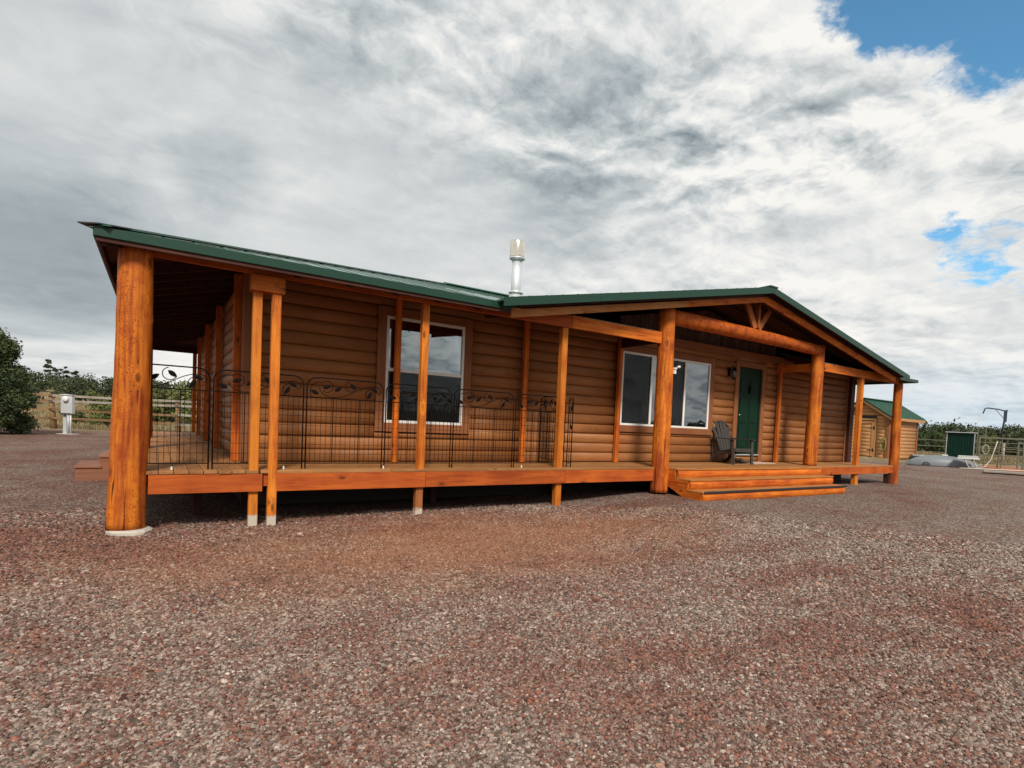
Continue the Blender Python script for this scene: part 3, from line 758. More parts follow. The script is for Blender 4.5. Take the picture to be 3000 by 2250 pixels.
# entry gable roof
AX, AZ = 10.68, 3.80; GL, GR = 4.28, 17.12; GZ = 2.52; GY = -.50; GB = 4.9
def gp(x, y):
    t = (x-GL)/(AX-GL) if x < AX else (GR-x)/(GR-AX)
    return (x, y, GZ+(AZ-GZ)*t)
yb = lambda x: YS+(gp(x, 0)[2]-E0)/PIT+.05
NSEG = 8
for (a, b) in ((GL, AX), (AX, GR)):
    pts = [gp(a, GY), gp(b, GY)]+[gp(b+(a-b)*k/NSEG, max(.2, yb(b+(a-b)*k/NSEG))) for k in range(NSEG+1)]
    slab('gable_plane', pts, .03, RM, roof)
bm = bmesh.new()
for i in range(44):
    x = GL+.15+i*.30
    if x > GR: break
    bm_beam(bm, (x, GY, gp(x, 0)[2]+.008), (x, max(.3, yb(x)), gp(x, 0)[2]+.008), .03, .02)
o = link('gable_rib', bm_mesh('gable_rib', bm), 'green_roof', roof, (-8, -6, -3)); o['kind'] = 'stuff'
def rake(xa, xb, y, dz0, dz1, th, mat, nm, par):
    """board that follows the gable slope: dz0..dz1 below the roof line"""
    za, zb = gp(xa, 0)[2], gp(xb, 0)[2]
    c = Vector((xa, y, za)); pts = []
    for yy in (0, th):
        pts += [(0, yy, -dz1), (xb-xa, yy, zb-za-dz1), (xb-xa, yy, zb-za-dz0), (0, yy, -dz0)]
    fs = [(0, 1, 2, 3), (7, 6, 5, 4), (0, 4, 5, 1), (1, 5, 6, 2), (2, 6, 7, 3), (3, 7, 4, 0)]
    bm = bmesh.new(); vv = [bm.verts.new(p) for p in pts]
    for f in fs: bm.faces.new([vv[i] for i in f])
    return link(nm, bm_mesh(nm, bm), mat, par, c-rootbase(par))
for k, (a, b) in enumerate(((GL, 6.05), (6.052, 9.0), (9.002, AX), (AX, 13.6), (13.602, 15.6), (15.602, GR))):
    rake(a, b, GY-.024-.003*(k % 2), -.012, .118, .022, GA, 'gable_fascia', roof)
for k, (a, b) in enumerate(((4.52, 8.3), (8.303, AX), (AX, 14.2), (14.203, 16.75))):
    rake(a, b, GY+.17+.002*(k % 2), .135, .275, .04, 'orange_timber_X' if k else 'rake_tan', 'rake_board', house)
    rake(a, b, GY+.20, .032, .15, .04, 'dark_timber_X', 'rake_backing', house)
beam('ridge_cap', (AX, GY-.04, AZ+.012), (AX, GB, AZ+.012), .26, .03, GA, roof)
fas(XE-.42, XE+.12, -.16, -.10, 2.43, 2.51)
# stove pipe
sp_ = bpy.data.objects.new('stove_pipe', None); COL.objects.link(sp_); sp_.parent = house; sp_.location = (7.10, 4.0, 3.5)
tube('pipe', [(7.10, 4, 3.45), (7.10, 4, 4.0), (7.10, 4, 4.58)], .115, 'galvanised', sp_, 24)
tube('flashing_collar', [(7.10, 4, 3.79), (7.10, 4, 3.83)], [.18, .15], 'galvanised', sp_, 24)
tube('flashing', [(7.10, 4, 3.50), (7.10, 4, 3.75)], [.22, .145], 'galvanised', sp_, 24)
tube('pipe_cap', [(7.10, 4, 4.62), (7.10, 4, 4.64), (7.10, 4, 4.98), (7.10, 4, 5.0)], [.175, .18, .18, .17], 'stainless', sp_, 24)
tube('cap_ring', [(7.10, 4, 4.56), (7.10, 4, 4.59), (7.10, 4, 4.62)], [.13, .185, .185], 'galvanised', sp_, 24)
# security camera on the gable log
box('security_camera', 8.21, 8.255, -.215, -.14, 1.87, 1.915, 'camera_white', house, .01)
sc_o = tube('camera_lens', [(8.26, -.20, 1.92), (8.29, -.235, 1.93), (8.295, -.25, 1.935)], [.022, .026, .016], 'camera_white', house, 10)
box('camera_bracket', 8.20, 8.25, -.20, -.15, 1.79, 1.862, 'camera_white', house, .006)

# ------------------------------------------------------------------ entry steps
st = thing('porch_steps', (10.7, -.5, -.55), 'wide orange three tier log faced steps leading up to the porch deck', 'steps')
X0, X1 = 8.24, 13.2
def dlog(name, x0, x1, y, z0, z1, mat, par):
    h = z1-z0; prof = [(0, 0)]+[(-.006-.045*math.sin(math.pi*(i+.5)/8)**.7, h*(.02+.96*i/7)) for i in range(8)]+[(0, h)]
    vs = []; n = len(prof); S = 16
    for k in range(S+1):
        x = (x1-x0)*(k/S-.5)
        for (o_, z) in prof: vs.append((x, o_*(1+.10*noise.noise(Vector((x*1.5, z*8, z0*9)))), z))
    fs = [(k*n+i, k*n+i+1, (k+1)*n+i+1, (k+1)*n+i) for k in range(S) for i in range(n-1)]+[tuple(range(n))[::-1], tuple(S*n+i for i in range(n))]
    return link(name, mesh(name, vs, fs, False), mat, par, Vector(((x0+x1)/2, y, z0))-rootbase(par))
bm = None
for k, (y, zt, zb) in enumerate(((-.345, -.036, -.195), (-.675, -.21, -.372), (-.995, -.395, -.56))):
    e = .02*k
    dlog('riser_log', X0-e+.02, X1-e*2-.02, y, zb, zt, 'orange_timber_X', st)
    if k == 0:
        box('tread', X0-.02, 10.9, -.385, -.062, -.034, .002, 'step_tread', st); box('tread', 10.904, X1, -.385, -.062, -.034, .0, 'step_tread', st)
    else:
        box('tread', X0-e, X1-e*2, y-.04, y+.13, zt+.001, zt+.033, 'step_tread', st)
        box('tread', X0-e, X1-e*2, y+.135, y+.33, zt+.001, zt+.033, 'step_tread', st)
box('nosing_strip', X0+.0, X1-.05, -1.052, -1.037, -.398, -.358, 'black_rubber', st, .003)
for x in (X0-.035, 10.7, X1-.11):
    prof = [(-.06, -.04), (-.34, -.04), (-.34, -.20), (-.67, -.215), (-.67, -.375), (-.99, -.398), (-.99, -.56), (-.72, -.585), (-.06, -.30)]
    bm = bmesh.new(); A = [bm.verts.new((0, y, z)) for y, z in prof]; B = [bm.verts.new((.045, y, z)) for y, z in prof]
    bm.faces.new(A); bm.faces.new(B[::-1]); n = len(prof)
    for i in range(n): bm.faces.new((A[i], B[i], B[(i+1) % n], A[(i+1) % n]))
    link('stringer', bm_mesh('stringer', bm), 'orange_timber_Y', st, Vector((x, 0, 0))-rootbase(st))

# steps off the end of the left gallery
ss = thing('side_steps', (-.6, 5.8, -.62), 'small brown two step stair at the left end of the porch', 'steps')
gz_ = ground_z(-.7, 5.5)
for (x0, x1, zt) in ((-.96, -.57, -.39), (-.62, -.215, -.20)):
    box('tread', x0, x1, 5.15, 6.45, zt-.035, zt, 'side_step', ss)
box('riser', -.93, -.90, 5.2, 6.4, gz_-.03, -.427, 'side_step', ss); box('riser', -.57, -.545, 5.2, 6.4, -.388, -.237, 'side_step', ss)
for y in (5.17, 6.39):
    prof = [(-.93, gz_-.02), (-.93, -.427), (-.60, -.427), (-.60, -.236), (-.21, -.236), (-.21, -.40), (-.45, gz_-.02)]
    bm = bmesh.new(); A = [bm.verts.new((x, 0, z)) for x, z in prof]; B = [bm.verts.new((x, .04, z)) for x, z in prof]
    bm.faces.new(A); bm.faces.new(B[::-1]); n = len(prof)
    for i in range(n): bm.faces.new((A[i], B[i], B[(i+1) % n], A[(i+1) % n]))
    link('stringer', bm_mesh('stringer', bm), 'side_step', ss, Vector((0, y, 0))-rootbase(ss))

# ------------------------------------------------------------------ iron garden fence panels
def arc(c, r, a0, a1, n=12): return [(c[0]+r*math.cos(R(a0+(a1-a0)*i/n)), 0, c[1]+r*math.sin(R(a0+(a1-a0)*i/n))) for i in range(n+1)]
def bez(p, n=16):
    out = []
    for i in range(n+1):
        t = i/n; out.append(tuple((1-t)**3*p[0][k]+3*(1-t)**2*t*p[1][k]+3*(1-t)*t*t*p[2][k]+t**3*p[3][k] for k in (0, 1)))
    return [(x, 0, z) for x, z in out]
PW, PH, PB, PT = 1.0, 1.19, .07, .93
def panel_meshes(w):
    k = w/1.0; r = .12*min(1, k*2.2)
    fr = bmesh.new()
    pts = [(.01, 0, 0), (.01, 0, PH-r)]+[(.01+r-r*math.cos(a), 0, PH-r+r*math.sin(a)) for a in (R(15), R(30), R(45), R(60), R(75), R(90))]
    pts += [(w-x, 0, z) for x, _, z in pts[::-1]]
    bm_tube(fr, pts, .0085, 6)
    ms = {'frame': bm_mesh('frame', fr, True)}
    bm = bmesh.new()
    for z in (PB, PT): bm_tube(bm, [(.01, 0, z), (w-.01, 0, z)], .0065, 5)
    for q in ((1/3, 2/3) if w > .5 else ()): bm_tube(bm, [(w*q, 0, PB), (w*q, 0, PT)], .006, 5)
    ms['rail'] = bm_mesh('rail', bm)
    bm = bmesh.new(); nvw = max(2, round(w/.062)); nh = 7
    for i in range(1, nvw): bm_tube(bm, [(w*i/nvw, .003, PB), (w*i/nvw, .003, PT)], .0034, 4, cap=False)
    for i in range(1, nh): bm_tube(bm, [(.01, -.002, PB+(PT-PB)*i/nh), (w-.01, -.002, PB+(PT-PB)*i/nh)], .0034, 4, cap=False)
    ms['wire_grid'] = bm_mesh('wire_grid', bm)
    bm = bmesh.new(); s = lambda x: x*w
    curves = [bez([(s(.06), .93), (s(.02), 1.10), (s(.10), 1.15), (s(.22), 1.13)]),
              arc((s(.25), 1.08), .075, 120, -130), bez([(s(.16), 1.06), (s(.17), .95), (s(.34), .90), (s(.52), .99)]),
              bez([(s(.52), .99), (s(.64), 1.05), (s(.74), 1.12), (s(.88), 1.12)]), bez([(s(.88), 1.12), (s(.98), 1.11), (s(.97), 1.02), (s(.91), 1.03)]),
              arc((s(.55), 1.10), .07, 100, 330), bez([(s(.78), .93), (s(.70), 1.03), (s(.78), 1.08), (s(.86), 1.10)])]
    for c in curves: bm_tube(bm, c, .0052, 5)
    ms['vine_scroll'] = bm_mesh('vine_scroll', bm)
    return ms
def leaf_mesh(L=.115, w=.062):
    vs = []; fs = []
    for i in range(9):
        t = i/8; ww = w*math.sin(math.pi*min(1, t*1.0))**.8*(1-.25*t); 
        if i in (0, 8): ww = .001
        vs += [(t*L-L/2, -.004, -ww/2), (t*L-L/2, .004*math.sin(math.pi*t)-.012*math.sin(math.pi*t), 0), (t*L-L/2, -.004, ww/2), (t*L-L/2, .004, 0)]
    for i in range(8):
        a = i*4; b = a+4
        for (p, q) in ((0, 1), (1, 2), (2, 3), (3, 0)): fs.append((a+p, a+q, b+q, b+p))
    return mesh('leaf', vs, fs)
LEAF = leaf_mesh()
LP = [(.10, 1.00, 155), (.25, 1.075, 20), (.39, 1.055, 35), (.58, 1.10, -40), (.86, 1.075, -30), (.80, 1.00, 60), ]
_pm = {}
def fence_panel(a, b, label, name='fence_panel', w=None):
    a, b = Vector(a), Vector(b); ww = round((b-a).length, 2)
    rz = math.atan2((b-a).y, (b-a).x)
    t = thing('garden_fence' if name == 'fence_panel' else name, a, label, 'garden fence', 'scrolled iron garden fence panels on the porch', rz)
    if ww not in _pm: _pm[ww] = panel_meshes(ww)
    for k, me in _pm[ww].items():
        o = link(k, me, 'black_iron', t)
        if k == 'wire_grid': o['kind'] = 'stuff'
    for (u, z, an) in (LP if ww > .3 else ((.5, 1.02, 70), (.5, .70, 110))): link('leaf', LEAF, 'black_iron', t, (u*ww, -.008, z), (0, -R(an), 0))
    return t
jx = [-.16, .75, 1.78, 2.81, 3.84, 4.92, 5.95]
pl = ['iron leaf scroll fence panel between the leftmost corner log and the first joint', 'iron leaf scroll fence panel crossed by the pair of orange posts',
      'iron leaf scroll fence panel in full view between the double posts and the window', 'iron leaf scroll fence panel in front of the double hung window',
      'iron leaf scroll fence panel just right of the double hung window', 'iron leaf scroll fence panel ending at the fourth post, last of the front row']
for i in range(6): fence_panel((jx[i]+.008, .13, .002), (jx[i+1]-.012, .13, .002), pl[i])
fence_panel((5.93, .17, .03), (6.02, 1.06, .03), 'iron leaf scroll gate panel running back to the cabin wall', 'fence_gate')
fence_panel((5.97, .10, .002), (6.10, .13, .002), 'narrow iron scroll panel standing right of the fourth post')
tag(box('latch_rope', 5.99, 6.01, .5, .62, .80, .83, 'camera_white', None), 'white rag tied to the iron gate at the porch', 'rag')
for i, x in enumerate((.36, 1.52, 2.78, 5.02)):
    nm = ['near the left corner log', 'right of the double posts', 'left of the window post', 'right of the window'][i]
    tag(box('deck_clip', x, x+.018, .02, .038, .0, .042, 'camera_white', None, .004), 'small white clip standing on the deck edge ' + nm, 'clip', 'white clips on the deck edge')

# ------------------------------------------------------------------ chair, mat, shoes
ch = thing('adirondack_chair', (11.30, .78, 0.0), 'dark grey slatted resin garden chair on the porch beside the green door', 'chair', rz=R(-4))
def cpart(nm, bm, sm=False): return link(nm, bm_mesh(nm, bm, sm), 'chair_resin', ch)
for i in range(5):                                                     # back slats, fanned
    t = (i-2); bm = bmesh.new()
    xb, xt = t*.085, t*.115
    zt = .99-.03*t*t
    P0, P1, P2 = Vector((xb, .19, .26)), Vector((xb*1.2, .29, .60)), Vector((xt*1.1, .42, zt))
    for (a, b) in ((P0, P1), (P1, P2)):
        wa = .074 if a is P0 else .09; wb = .09 if b is P1 else .10
        vs = []
        for p, ww_ in ((a, wa), (b, wb)):
            for sx_, sy_ in ((-1, -1), (1, -1), (1, 1), (-1, 1)): vs.append(bm.verts.new(p+Vector((sx_*ww_/2, sy_*.011, 0))))
        for f in ((0, 1, 2, 3), (7, 6, 5, 4), (0, 4, 5, 1), (1, 5, 6, 2), (2, 6, 7, 3), (3, 7, 4, 0)): bm.faces.new([vs[q] for q in f])
    cpart('back_slat', bm)
bm = bmesh.new(); pts = [(-.30, .37, .76), (-.28, .415, .88), (-.17, .43, .96), (0, .435, 1.01), (.17, .43, .96), (.28, .415, .88), (.30, .37, .76)]
bm_tube(bm, pts, .022, 6); cpart('back_hoop', bm)
for z, y, w_ in ((.62, .30, .27), (.33, .22, .23)):
    bm = bmesh.new(); bm_box(bm, -w_, w_, y, y+.025, z-.025, z+.025); cpart('back_rail', bm)
for i in range(6):
    bm = bmesh.new(); y = -.33+i*.092; z = .36-.016*i; bm_box(bm, -.26, .26, y, y+.078, z-.012, z+.01, .004); cpart('seat_slat', bm)
for s in (-1, 1):
    bm = bmesh.new(); bm_beam(bm, (s*.335, -.36, .575), (s*.30, .36, .60), .105, .022); cpart('arm', bm)
    bm = bmesh.new(); bm_beam(bm, (s*.325, -.30, .565), (s*.31, -.34, .0), .055, .05); bm_beam(bm, (s*.325, -.26, .565), (s*.31, -.26, .33), .03, .06); cpart('front_leg', bm)
    bm = bmesh.new(); bm_beam(bm, (s*.27, -.34, .34), (s*.27, .18, .24), .03, .08); bm_beam(bm, (s*.27, .18, .25), (s*.27, .44, .0), .035, .075); cpart('rear_leg', bm)
    bm = bmesh.new(); bm_beam(bm, (s*.30, .33, .60), (s*.27, .34, .12), .035, .03); cpart('arm_brace', bm)
bm = bmesh.new(); bm_box(bm, -.27, .27, -.355, -.335, .29, .355); cpart('seat_front', bm)
mt = tag(box('door_mat', 11.98, 12.86, .62, 1.13, .001, .016, 'mat_beige', None, .003), 'pale beige door mat lying on the deck below the green door', 'door mat')
for k, (x, y, a) in enumerate(((11.83, .93, R(20)), (11.98, .90, R(35)))):
    sh = thing('shoe', (x, y, .002), ('brown shoe nearer the chair, one of a pair by the door' if k == 0 else 'brown shoe nearer the mat, one of a pair by the door'), 'shoe', 'pair of shoes by the front door', a)
    vs = []; n = 14; m_ = 9
    for i in range(m_+1):
        t = i/m_; w_ = .045*(math.sin(math.pi*min(1, .12+t*.86)))**.5*(1-.25*abs(t-.35)); h_ = .05+.055*sstep(t, .35, .85)
        for j in range(n):
            an = 2*math.pi*j/n; vs.append((w_*math.cos(an), -.14+.28*t, max(.012, .012+h_/2+h_/2*math.sin(an))))
    fs = [(i*n+j, i*n+(j+1) % n, (i+1)*n+(j+1) % n, (i+1)*n+j) for i in range(m_) for j in range(n)]+[tuple(range(n))[::-1], tuple(m_*n+j for j in range(n))]
    link('shoe_upper', mesh('shoe_upper', vs, fs, True), 'shoe_brown', sh)
    bm = bmesh.new(); bm_box(bm, -.045, .045, -.14, .14, 0, .014, .006); link('sole', bm_mesh('sole', bm), 'black_rubber', sh)

# ------------------------------------------------------------------ electric meter pedestal
gz_ = ground_z(-2.95, 24.2)
mp = thing('meter_pedestal', (-2.9, 24.3, gz_), 'grey electric meter box on a post and conduits in front of the rail fence', 'meter box', rz=R(-35))
def lbox(nm, x0, x1, y0, y1, z0, z1, mat, par, bv=.006):
    bm = bmesh.new(); bm_box(bm, x0, x1, y0, y1, z0, z1, bv); return link(nm, bm_mesh(nm, bm), mat, par)
lbox('support_board', -.27, -.12, .05, .12, 0, 1.72, 'meter_grey', mp); lbox('box', -.23, .25, -.12, .05, .88, 1.66, 'meter_grey', mp, .015)
lbox('cover', -.20, .22, -.14, -.121, .90, 1.38, 'meter_grey', mp); lbox('hood', -.25, .27, -.15, .07, 1.66, 1.70, 'meter_grey', mp)
bm = bmesh.new(); bm_tube(bm, [(.03, -.11, 1.50), (.03, -.22, 1.50), (.03, -.25, 1.50)], [.12, .12, .09], 18); link('meter', bm_mesh('meter', bm, True), 'white_vinyl', mp)
for x in (.02, .12): 
    bm = bmesh.new(); bm_tube(bm, [(x, -.02, 0), (x, -.02, .9)], .035, 8); link('conduit', bm_mesh('conduit', bm, True), 'meter_grey', mp)
lbox('pad', -.35, .35, -.2, .2, -.03, .02, 'concrete', mp)

# ------------------------------------------------------------------ wooden rail fence at the left
fd = Vector((.81, -.58, 0)).normalized(); f0 = Vector((-4.13, 30.9, 0))
fn = thing('rail_fence', (f0.x, f0.y, ground_z(f0.x, f0.y)), 'weathered four rail wooden fence crossing behind the yard at the left', 'fence', rz=math.atan2(fd.y, fd.x))
gb = ground_z(f0.x, f0.y)
for i in range(-3, 5):
    s = i*3.2; p = f0+fd*s; lean = .10 if i == 0 else random.uniform(-.04, .04)
    bm = bmesh.new(); bm_tube(bm, [(s+lean*.8, 0, ground_z(p.x, p.y)-gb-.2), (s-lean*.3, 0, .8), (s-lean*1.2, 0, 1.74)], [.15, .12, .11], 9)
    link('fence_post', bm_mesh('fence_post', bm, True), 'brown_rail', fn)
    for z in (1.70, 1.43, .98, .52):
        bm = bmesh.new(); dz_ = random.uniform(-.03, .03)
        bm_beam(bm, (s-.1, -.13, z+dz_), (s+3.3, -.13, z+random.uniform(-.03, .03)), .05, .11)
        link('rail', bm_mesh('rail', bm), 'grey_rail' if (i >= 0 and z > 1.2) or i > 1 else 'brown_rail', fn)

# ------------------------------------------------------------------ shed
SX, SY, SZ = 31.7, 6.6, -.30
shed = thing('shed', (SX, SY, SZ), 'small tan log sided shed with green metal gable roof and hinged door', 'shed')
SW, SL, SHT, SAP = 2.65, 3.35, 2.36, 3.18
def sb(nm, x0, x1, y0, y1, z0, z1, mat, bv=.006): return lbox(nm, x0, x1, y0, y1, z0, z1, mat, shed, bv)
sb('wall', .02, SL-.02, .02, SW-.02, 0, SHT, 'dark_skirting')
bm = bmesh.new(); A = [bm.verts.new(p) for p in ((.02, .03, SHT), (.02, SW-.03, SHT), (.02, SW/2, SAP-.05))]; B = [bm.verts.new((SL-.02, v.co.y, v.co.z)) for v in A]
bm.faces.new(A); bm.faces.new(B[::-1])
for i in range(3): bm.faces.new((A[i], B[i], B[(i+1) % 3], A[(i+1) % 3]))
link('gable_wall', bm_mesh('gable_wall', bm), 'shed_y', shed)
for i in range(12):
    z = .04+i*.19
    link('siding_log', siding_mesh(SL-.1, 'X', .19), 'shed_x', shed, (SL/2, .02, z))
    for (a, b) in ((.12, .62), (1.72, SW-.1)):
        link('siding_log', siding_mesh(b-a, 'Y', .19), 'shed_y', shed, (.02, (a+b)/2, z))
for i in range(3):
    z = .04+12*.19+.01+i*.19; hw = max(.1, (SW/2)*(1-(z+.16-SHT)/(SAP-SHT))-.05)
    link('siding_log', siding_mesh(hw*2, 'Y', .19), 'shed_y', shed, (.018, SW/2, z))
sb('corner_board', -.045, -.02, -.045, .14, .02, SHT-.02, 'trim_z'); sb('corner_board', -.017, .12, -.05, -.025, .02, SHT-.02, 'trim_z')
sb('corner_board', SL-.12, SL, -.05, -.025, .02, SHT-.02, 'trim_z')
MATS['trim_z']
sd = bpy.data.objects.new('shed_door', None); COL.objects.link(sd); sd.parent = shed; sd.location = (0, .75, .1)
for i in range(10):
    me_ = siding_mesh(.86, 'Y', .19); link('door_plank', me_, 'shed_y', sd, (-.02, .43, i*.19))
def sdb(nm, y0, y1, z0, z1, x0=-.078, x1=-.055, m='shed_y'): 
    bm = bmesh.new(); bm_box(bm, x0, x1, y0, y1, z0, z1, .004); return link(nm, bm_mesh(nm, bm), m, sd)
sdb('door_rail', -.02, .10, 0, 1.9); sdb('door_rail', .78, .90, 0, 1.9); sdb('door_rail', .10, .78, 1.80, 1.9)
for z in (.35, 1.55):
    sdb('strap_hinge', -.06, .0, z-.09, z+.09, -.09, -.079, 'black_iron'); sdb('strap_hinge', .0, .26, z-.018, z+.018, -.09, -.079, 'black_iron')
sb('door_casing', -.05, -.03, .62, .735, .04, 2.16, 'shed_y'); sb('door_casing', -.05, -.03, .735, 1.72, 2.05, 2.16, 'shed_y')
ov = .28
def sroof(y0, y1, z0, z1):
    slab('roof_plane', [(SX-ov, SY+y0, SZ+z0), (SX+SL+ov, SY+y0, SZ+z0), (SX+SL+ov, SY+y1, SZ+z1), (SX-ov, SY+y1, SZ+z1)], .03, ['green_roof', 'dark_timber_X'], shed)
sl_ = (SAP-SHT)/(SW/2)
sroof(-ov, SW/2, SHT-sl_*ov+.06, SAP+.06); sroof(SW+ov, SW/2, SHT-sl_*ov+.06, SAP+.06)
for i in range(19):
    x = -ov+.03+i*.215
    bm = bmesh.new(); bm_beam(bm, (x, -ov, SHT-sl_*ov+.072), (x, SW/2, SAP+.072), .04, .028); link('roof_rib', bm_mesh('roof_rib', bm), 'green_roof', shed)
bm = bmesh.new(); bm_beam(bm, (-ov-.02, SW/2, SAP+.085), (SL+ov+.02, SW/2, SAP+.085), .26, .03); link('ridge_cap', bm_mesh('ridge_cap', bm), 'green_roof', shed)
for s in (0, 1):
    y0 = -ov if s == 0 else SW+ov
    for x, mt_, w_, dzv in ((-ov-.02, 'green_trim', .02, .02), (-ov+.03, 'shed_y', .03, -.10)):
        bm = bmesh.new(); bm_beam(bm, (x, y0, SHT-sl_*ov+dzv+.02), (x, SW/2, SAP+dzv+.02), w_, .12 if dzv < 0 else .08)
        link('rake_board', bm_mesh('rake_board', bm), mt_, shed)
sb('eave_board', -ov+.04, SL+ov-.03, -ov-.0, -ov+.03, SHT-sl_*ov-.12, SHT-sl_*ov+.025, 'shed_x')
sb('threshold_slab', -1.0, -.2, 1.6, 2.4, -.04, .02, 'concrete')
hs = tag(tube('garden_hose', [(31.6-.05, 6.72+.02*math.sin(a), .62+.0+.30*math.sin(a)) if False else (31.60, 6.78+.13*math.cos(a), .50+.34*math.sin(a)) for a in [i*math.pi/9 for i in range(19)]], .03, 'hose_green', None, 6), 'green garden hose coiled on a hook at the shed corner', 'hose')

# ------------------------------------------------------------------ yard gear at the right
def at(u, D):     # ground position for a bearing (photo column) and depth
    q = CAM+(rt*((u-CX)/F)+fw*1.0)*D; return q.x, q.y
def P(u, v, D):
    """point on the sight line of a photo pixel at depth D (used to work out positions of the yard gear)"""
    return CAM+(rt*((u-CX)/F)-up*((v-CY)/F)+fw)*D
# overturned hull
hb_ = Vector((*at(2767, 25.6), 0)); hb_.z = ground_z(hb_.x, hb_.y)-.02
hull = thing('overturned_hull', hb_, 'long low smooth grey hull lying upside down beside the shed', 'hull', rz=R(-58))
vs = []; n = 17; m_ = 22
for i in range(m_+1):
    t = i/m_*2-1; k_ = max(0, 1-abs(t)**2.3)**.62
    for j in range(n):
        a = math.pi*j/(n-1); vs.append((1.50*t, .45*k_*math.cos(a), .50*k_*math.sin(a)**.8*(1-.1*t)))
fs = [(i*n+j, i*n+j+1, (i+1)*n+j+1, (i+1)*n+j) for i in range(m_) for j in range(n-1)]
link('hull_shell', mesh('hull_shell', vs, fs, True), 'hull_grey', hull)
bm = bmesh.new(); bm_tube(bm, [(-.75+.14*math.cos(a), -.46, .02+.15*math.sin(a)) for a in [R(x) for x in range(0, 181, 15)]], .022, 6); link('carry_handle', bm_mesh('carry_handle', bm, True), 'black_rubber', hull)
lbox('keel_strip', -1.48, 1.48, -.52, -.44, -.02, .035, 'black_rubber', hull)
tb = Vector((*at(2738, 28.6), 0)); tb.z = ground_z(tb.x, tb.y)
tarp = thing('stacked_liner', tb, 'low black sheet pile behind the grey hull', 'pile', rz=R(-60))
lbox('sheet', -1.05, 1.0, -.5, .5, 0, .36, 'black_rubber', tarp, .12); lbox('edge_board', -1.0, .8, -.53, -.505, .34, .385, 'aluminium', tarp)
# green cabinet on a stand
cb = Vector((*at(2816, 25.9), 0)); gz_ = ground_z(cb.x, cb.y)
cab = thing('green_cabinet', (cb.x, cb.y, gz_), 'dark green corrugated cabinet with pale frame on a metal stand', 'cabinet', rz=R(-78))
lbox('body', -.53, .47, -.25, .30, .42, 1.52, 'cabinet_green', cab); lbox('lid', -.60, .55, -.36, .36, 1.525, 1.56, 'aluminium', cab)
for i in range(9): lbox('corrugation', -.48+i*.105, -.44+i*.105, -.268, -.251, .44, 1.50, 'cabinet_green', cab, .006)
for x in (-.55, .49): lbox('corner_strip', x, x+.03, -.28, -.252, .40, 1.52, 'aluminium', cab, .003)
lbox('bottom_rail', -.60, .5, -.27, -.25, .36, .40, 'aluminium', cab)
lbox('bracket', -.66, -.44, -.36, -.28, .38, .50, 'white_vinyl', cab)
lbox('leg', -.50, -.44, -.3, -.24, -.05, .40, 'black_iron', cab); lbox('leg', .38, .44, .2, .26, -.05, .42, 'black_iron', cab); lbox('leg', -.50, -.44, .2, .26, -.05, .42, 'black_iron', cab)
lbox('white_tube', -.57, -.52, -.36, -.30, .02, .38, 'white_vinyl', cab, .01)
tbz = Vector((*at(2843, 24.6), 0)); tbl = thing('folding_table', (tbz.x, tbz.y, ground_z(tbz.x, tbz.y)), 'small white folding table in front of the green cabinet', 'table', rz=R(-68))
lbox('table_top', -.45, .35, -.25, .25, .42, .46, 'white_vinyl', tbl); lbox('tray', -.42, .30, -.2, .2, .462, .56, 'aluminium', tbl, .01)
for (x0, x1) in ((-.20, .02), (.12, .30)):
    for y in (-.2, .2):
        bm = bmesh.new(); bm_tube(bm, [(x0, y, .42), (x1, y, 0)], .016, 6); link('leg', bm_mesh('leg', bm), 'pale_pipe', tbl)
# corral panel
cp = Vector((*at(2897, 25.0), 0)); gz_ = ground_z(cp.x, cp.y)
cor = thing('corral_panel', (cp.x, cp.y, gz_), 'grey steel pipe corral panel standing on red soil at far right', 'livestock panel', rz=R(-66))
for x in (-.35, 1.22): lbox('upright', x-.035, x+.035, -.03, .03, -.05, 1.40, 'corral_steel', cor)
lbox('upright', .44, .47, -.02, .02, 0, 1.38, 'corral_steel', cor)
for z, h_ in ((1.37, .07), (.98, .035), (.60, .035), (.26, .05)): lbox('rail', -.35, 1.22, -.035, -.031+.06, z-h_/2, z+h_/2, 'corral_steel', cor)
for z in (.80, .42): lbox('rail', -.35, 1.22, .03, .05, z-.015, z+.015, 'corral_steel', cor)
o2 = Vector((*at(2984, 26.5), 0)); o2.z = ground_z(o2.x, o2.y)
cor2 = thing('corral_panel', o2, 'steel corral panel partly cut off by the right edge of the photo', 'livestock panel', rz=R(-62))
for x in (0, 1.6): lbox('upright', x-.03, x+.03, -.03, .03, 0, 1.25, 'corral_steel', cor2)
for z in (1.2, .85, .5, .2): lbox('rail', 0, 1.6, -.02, .02, z-.025, z+.025, 'corral_steel', cor2)
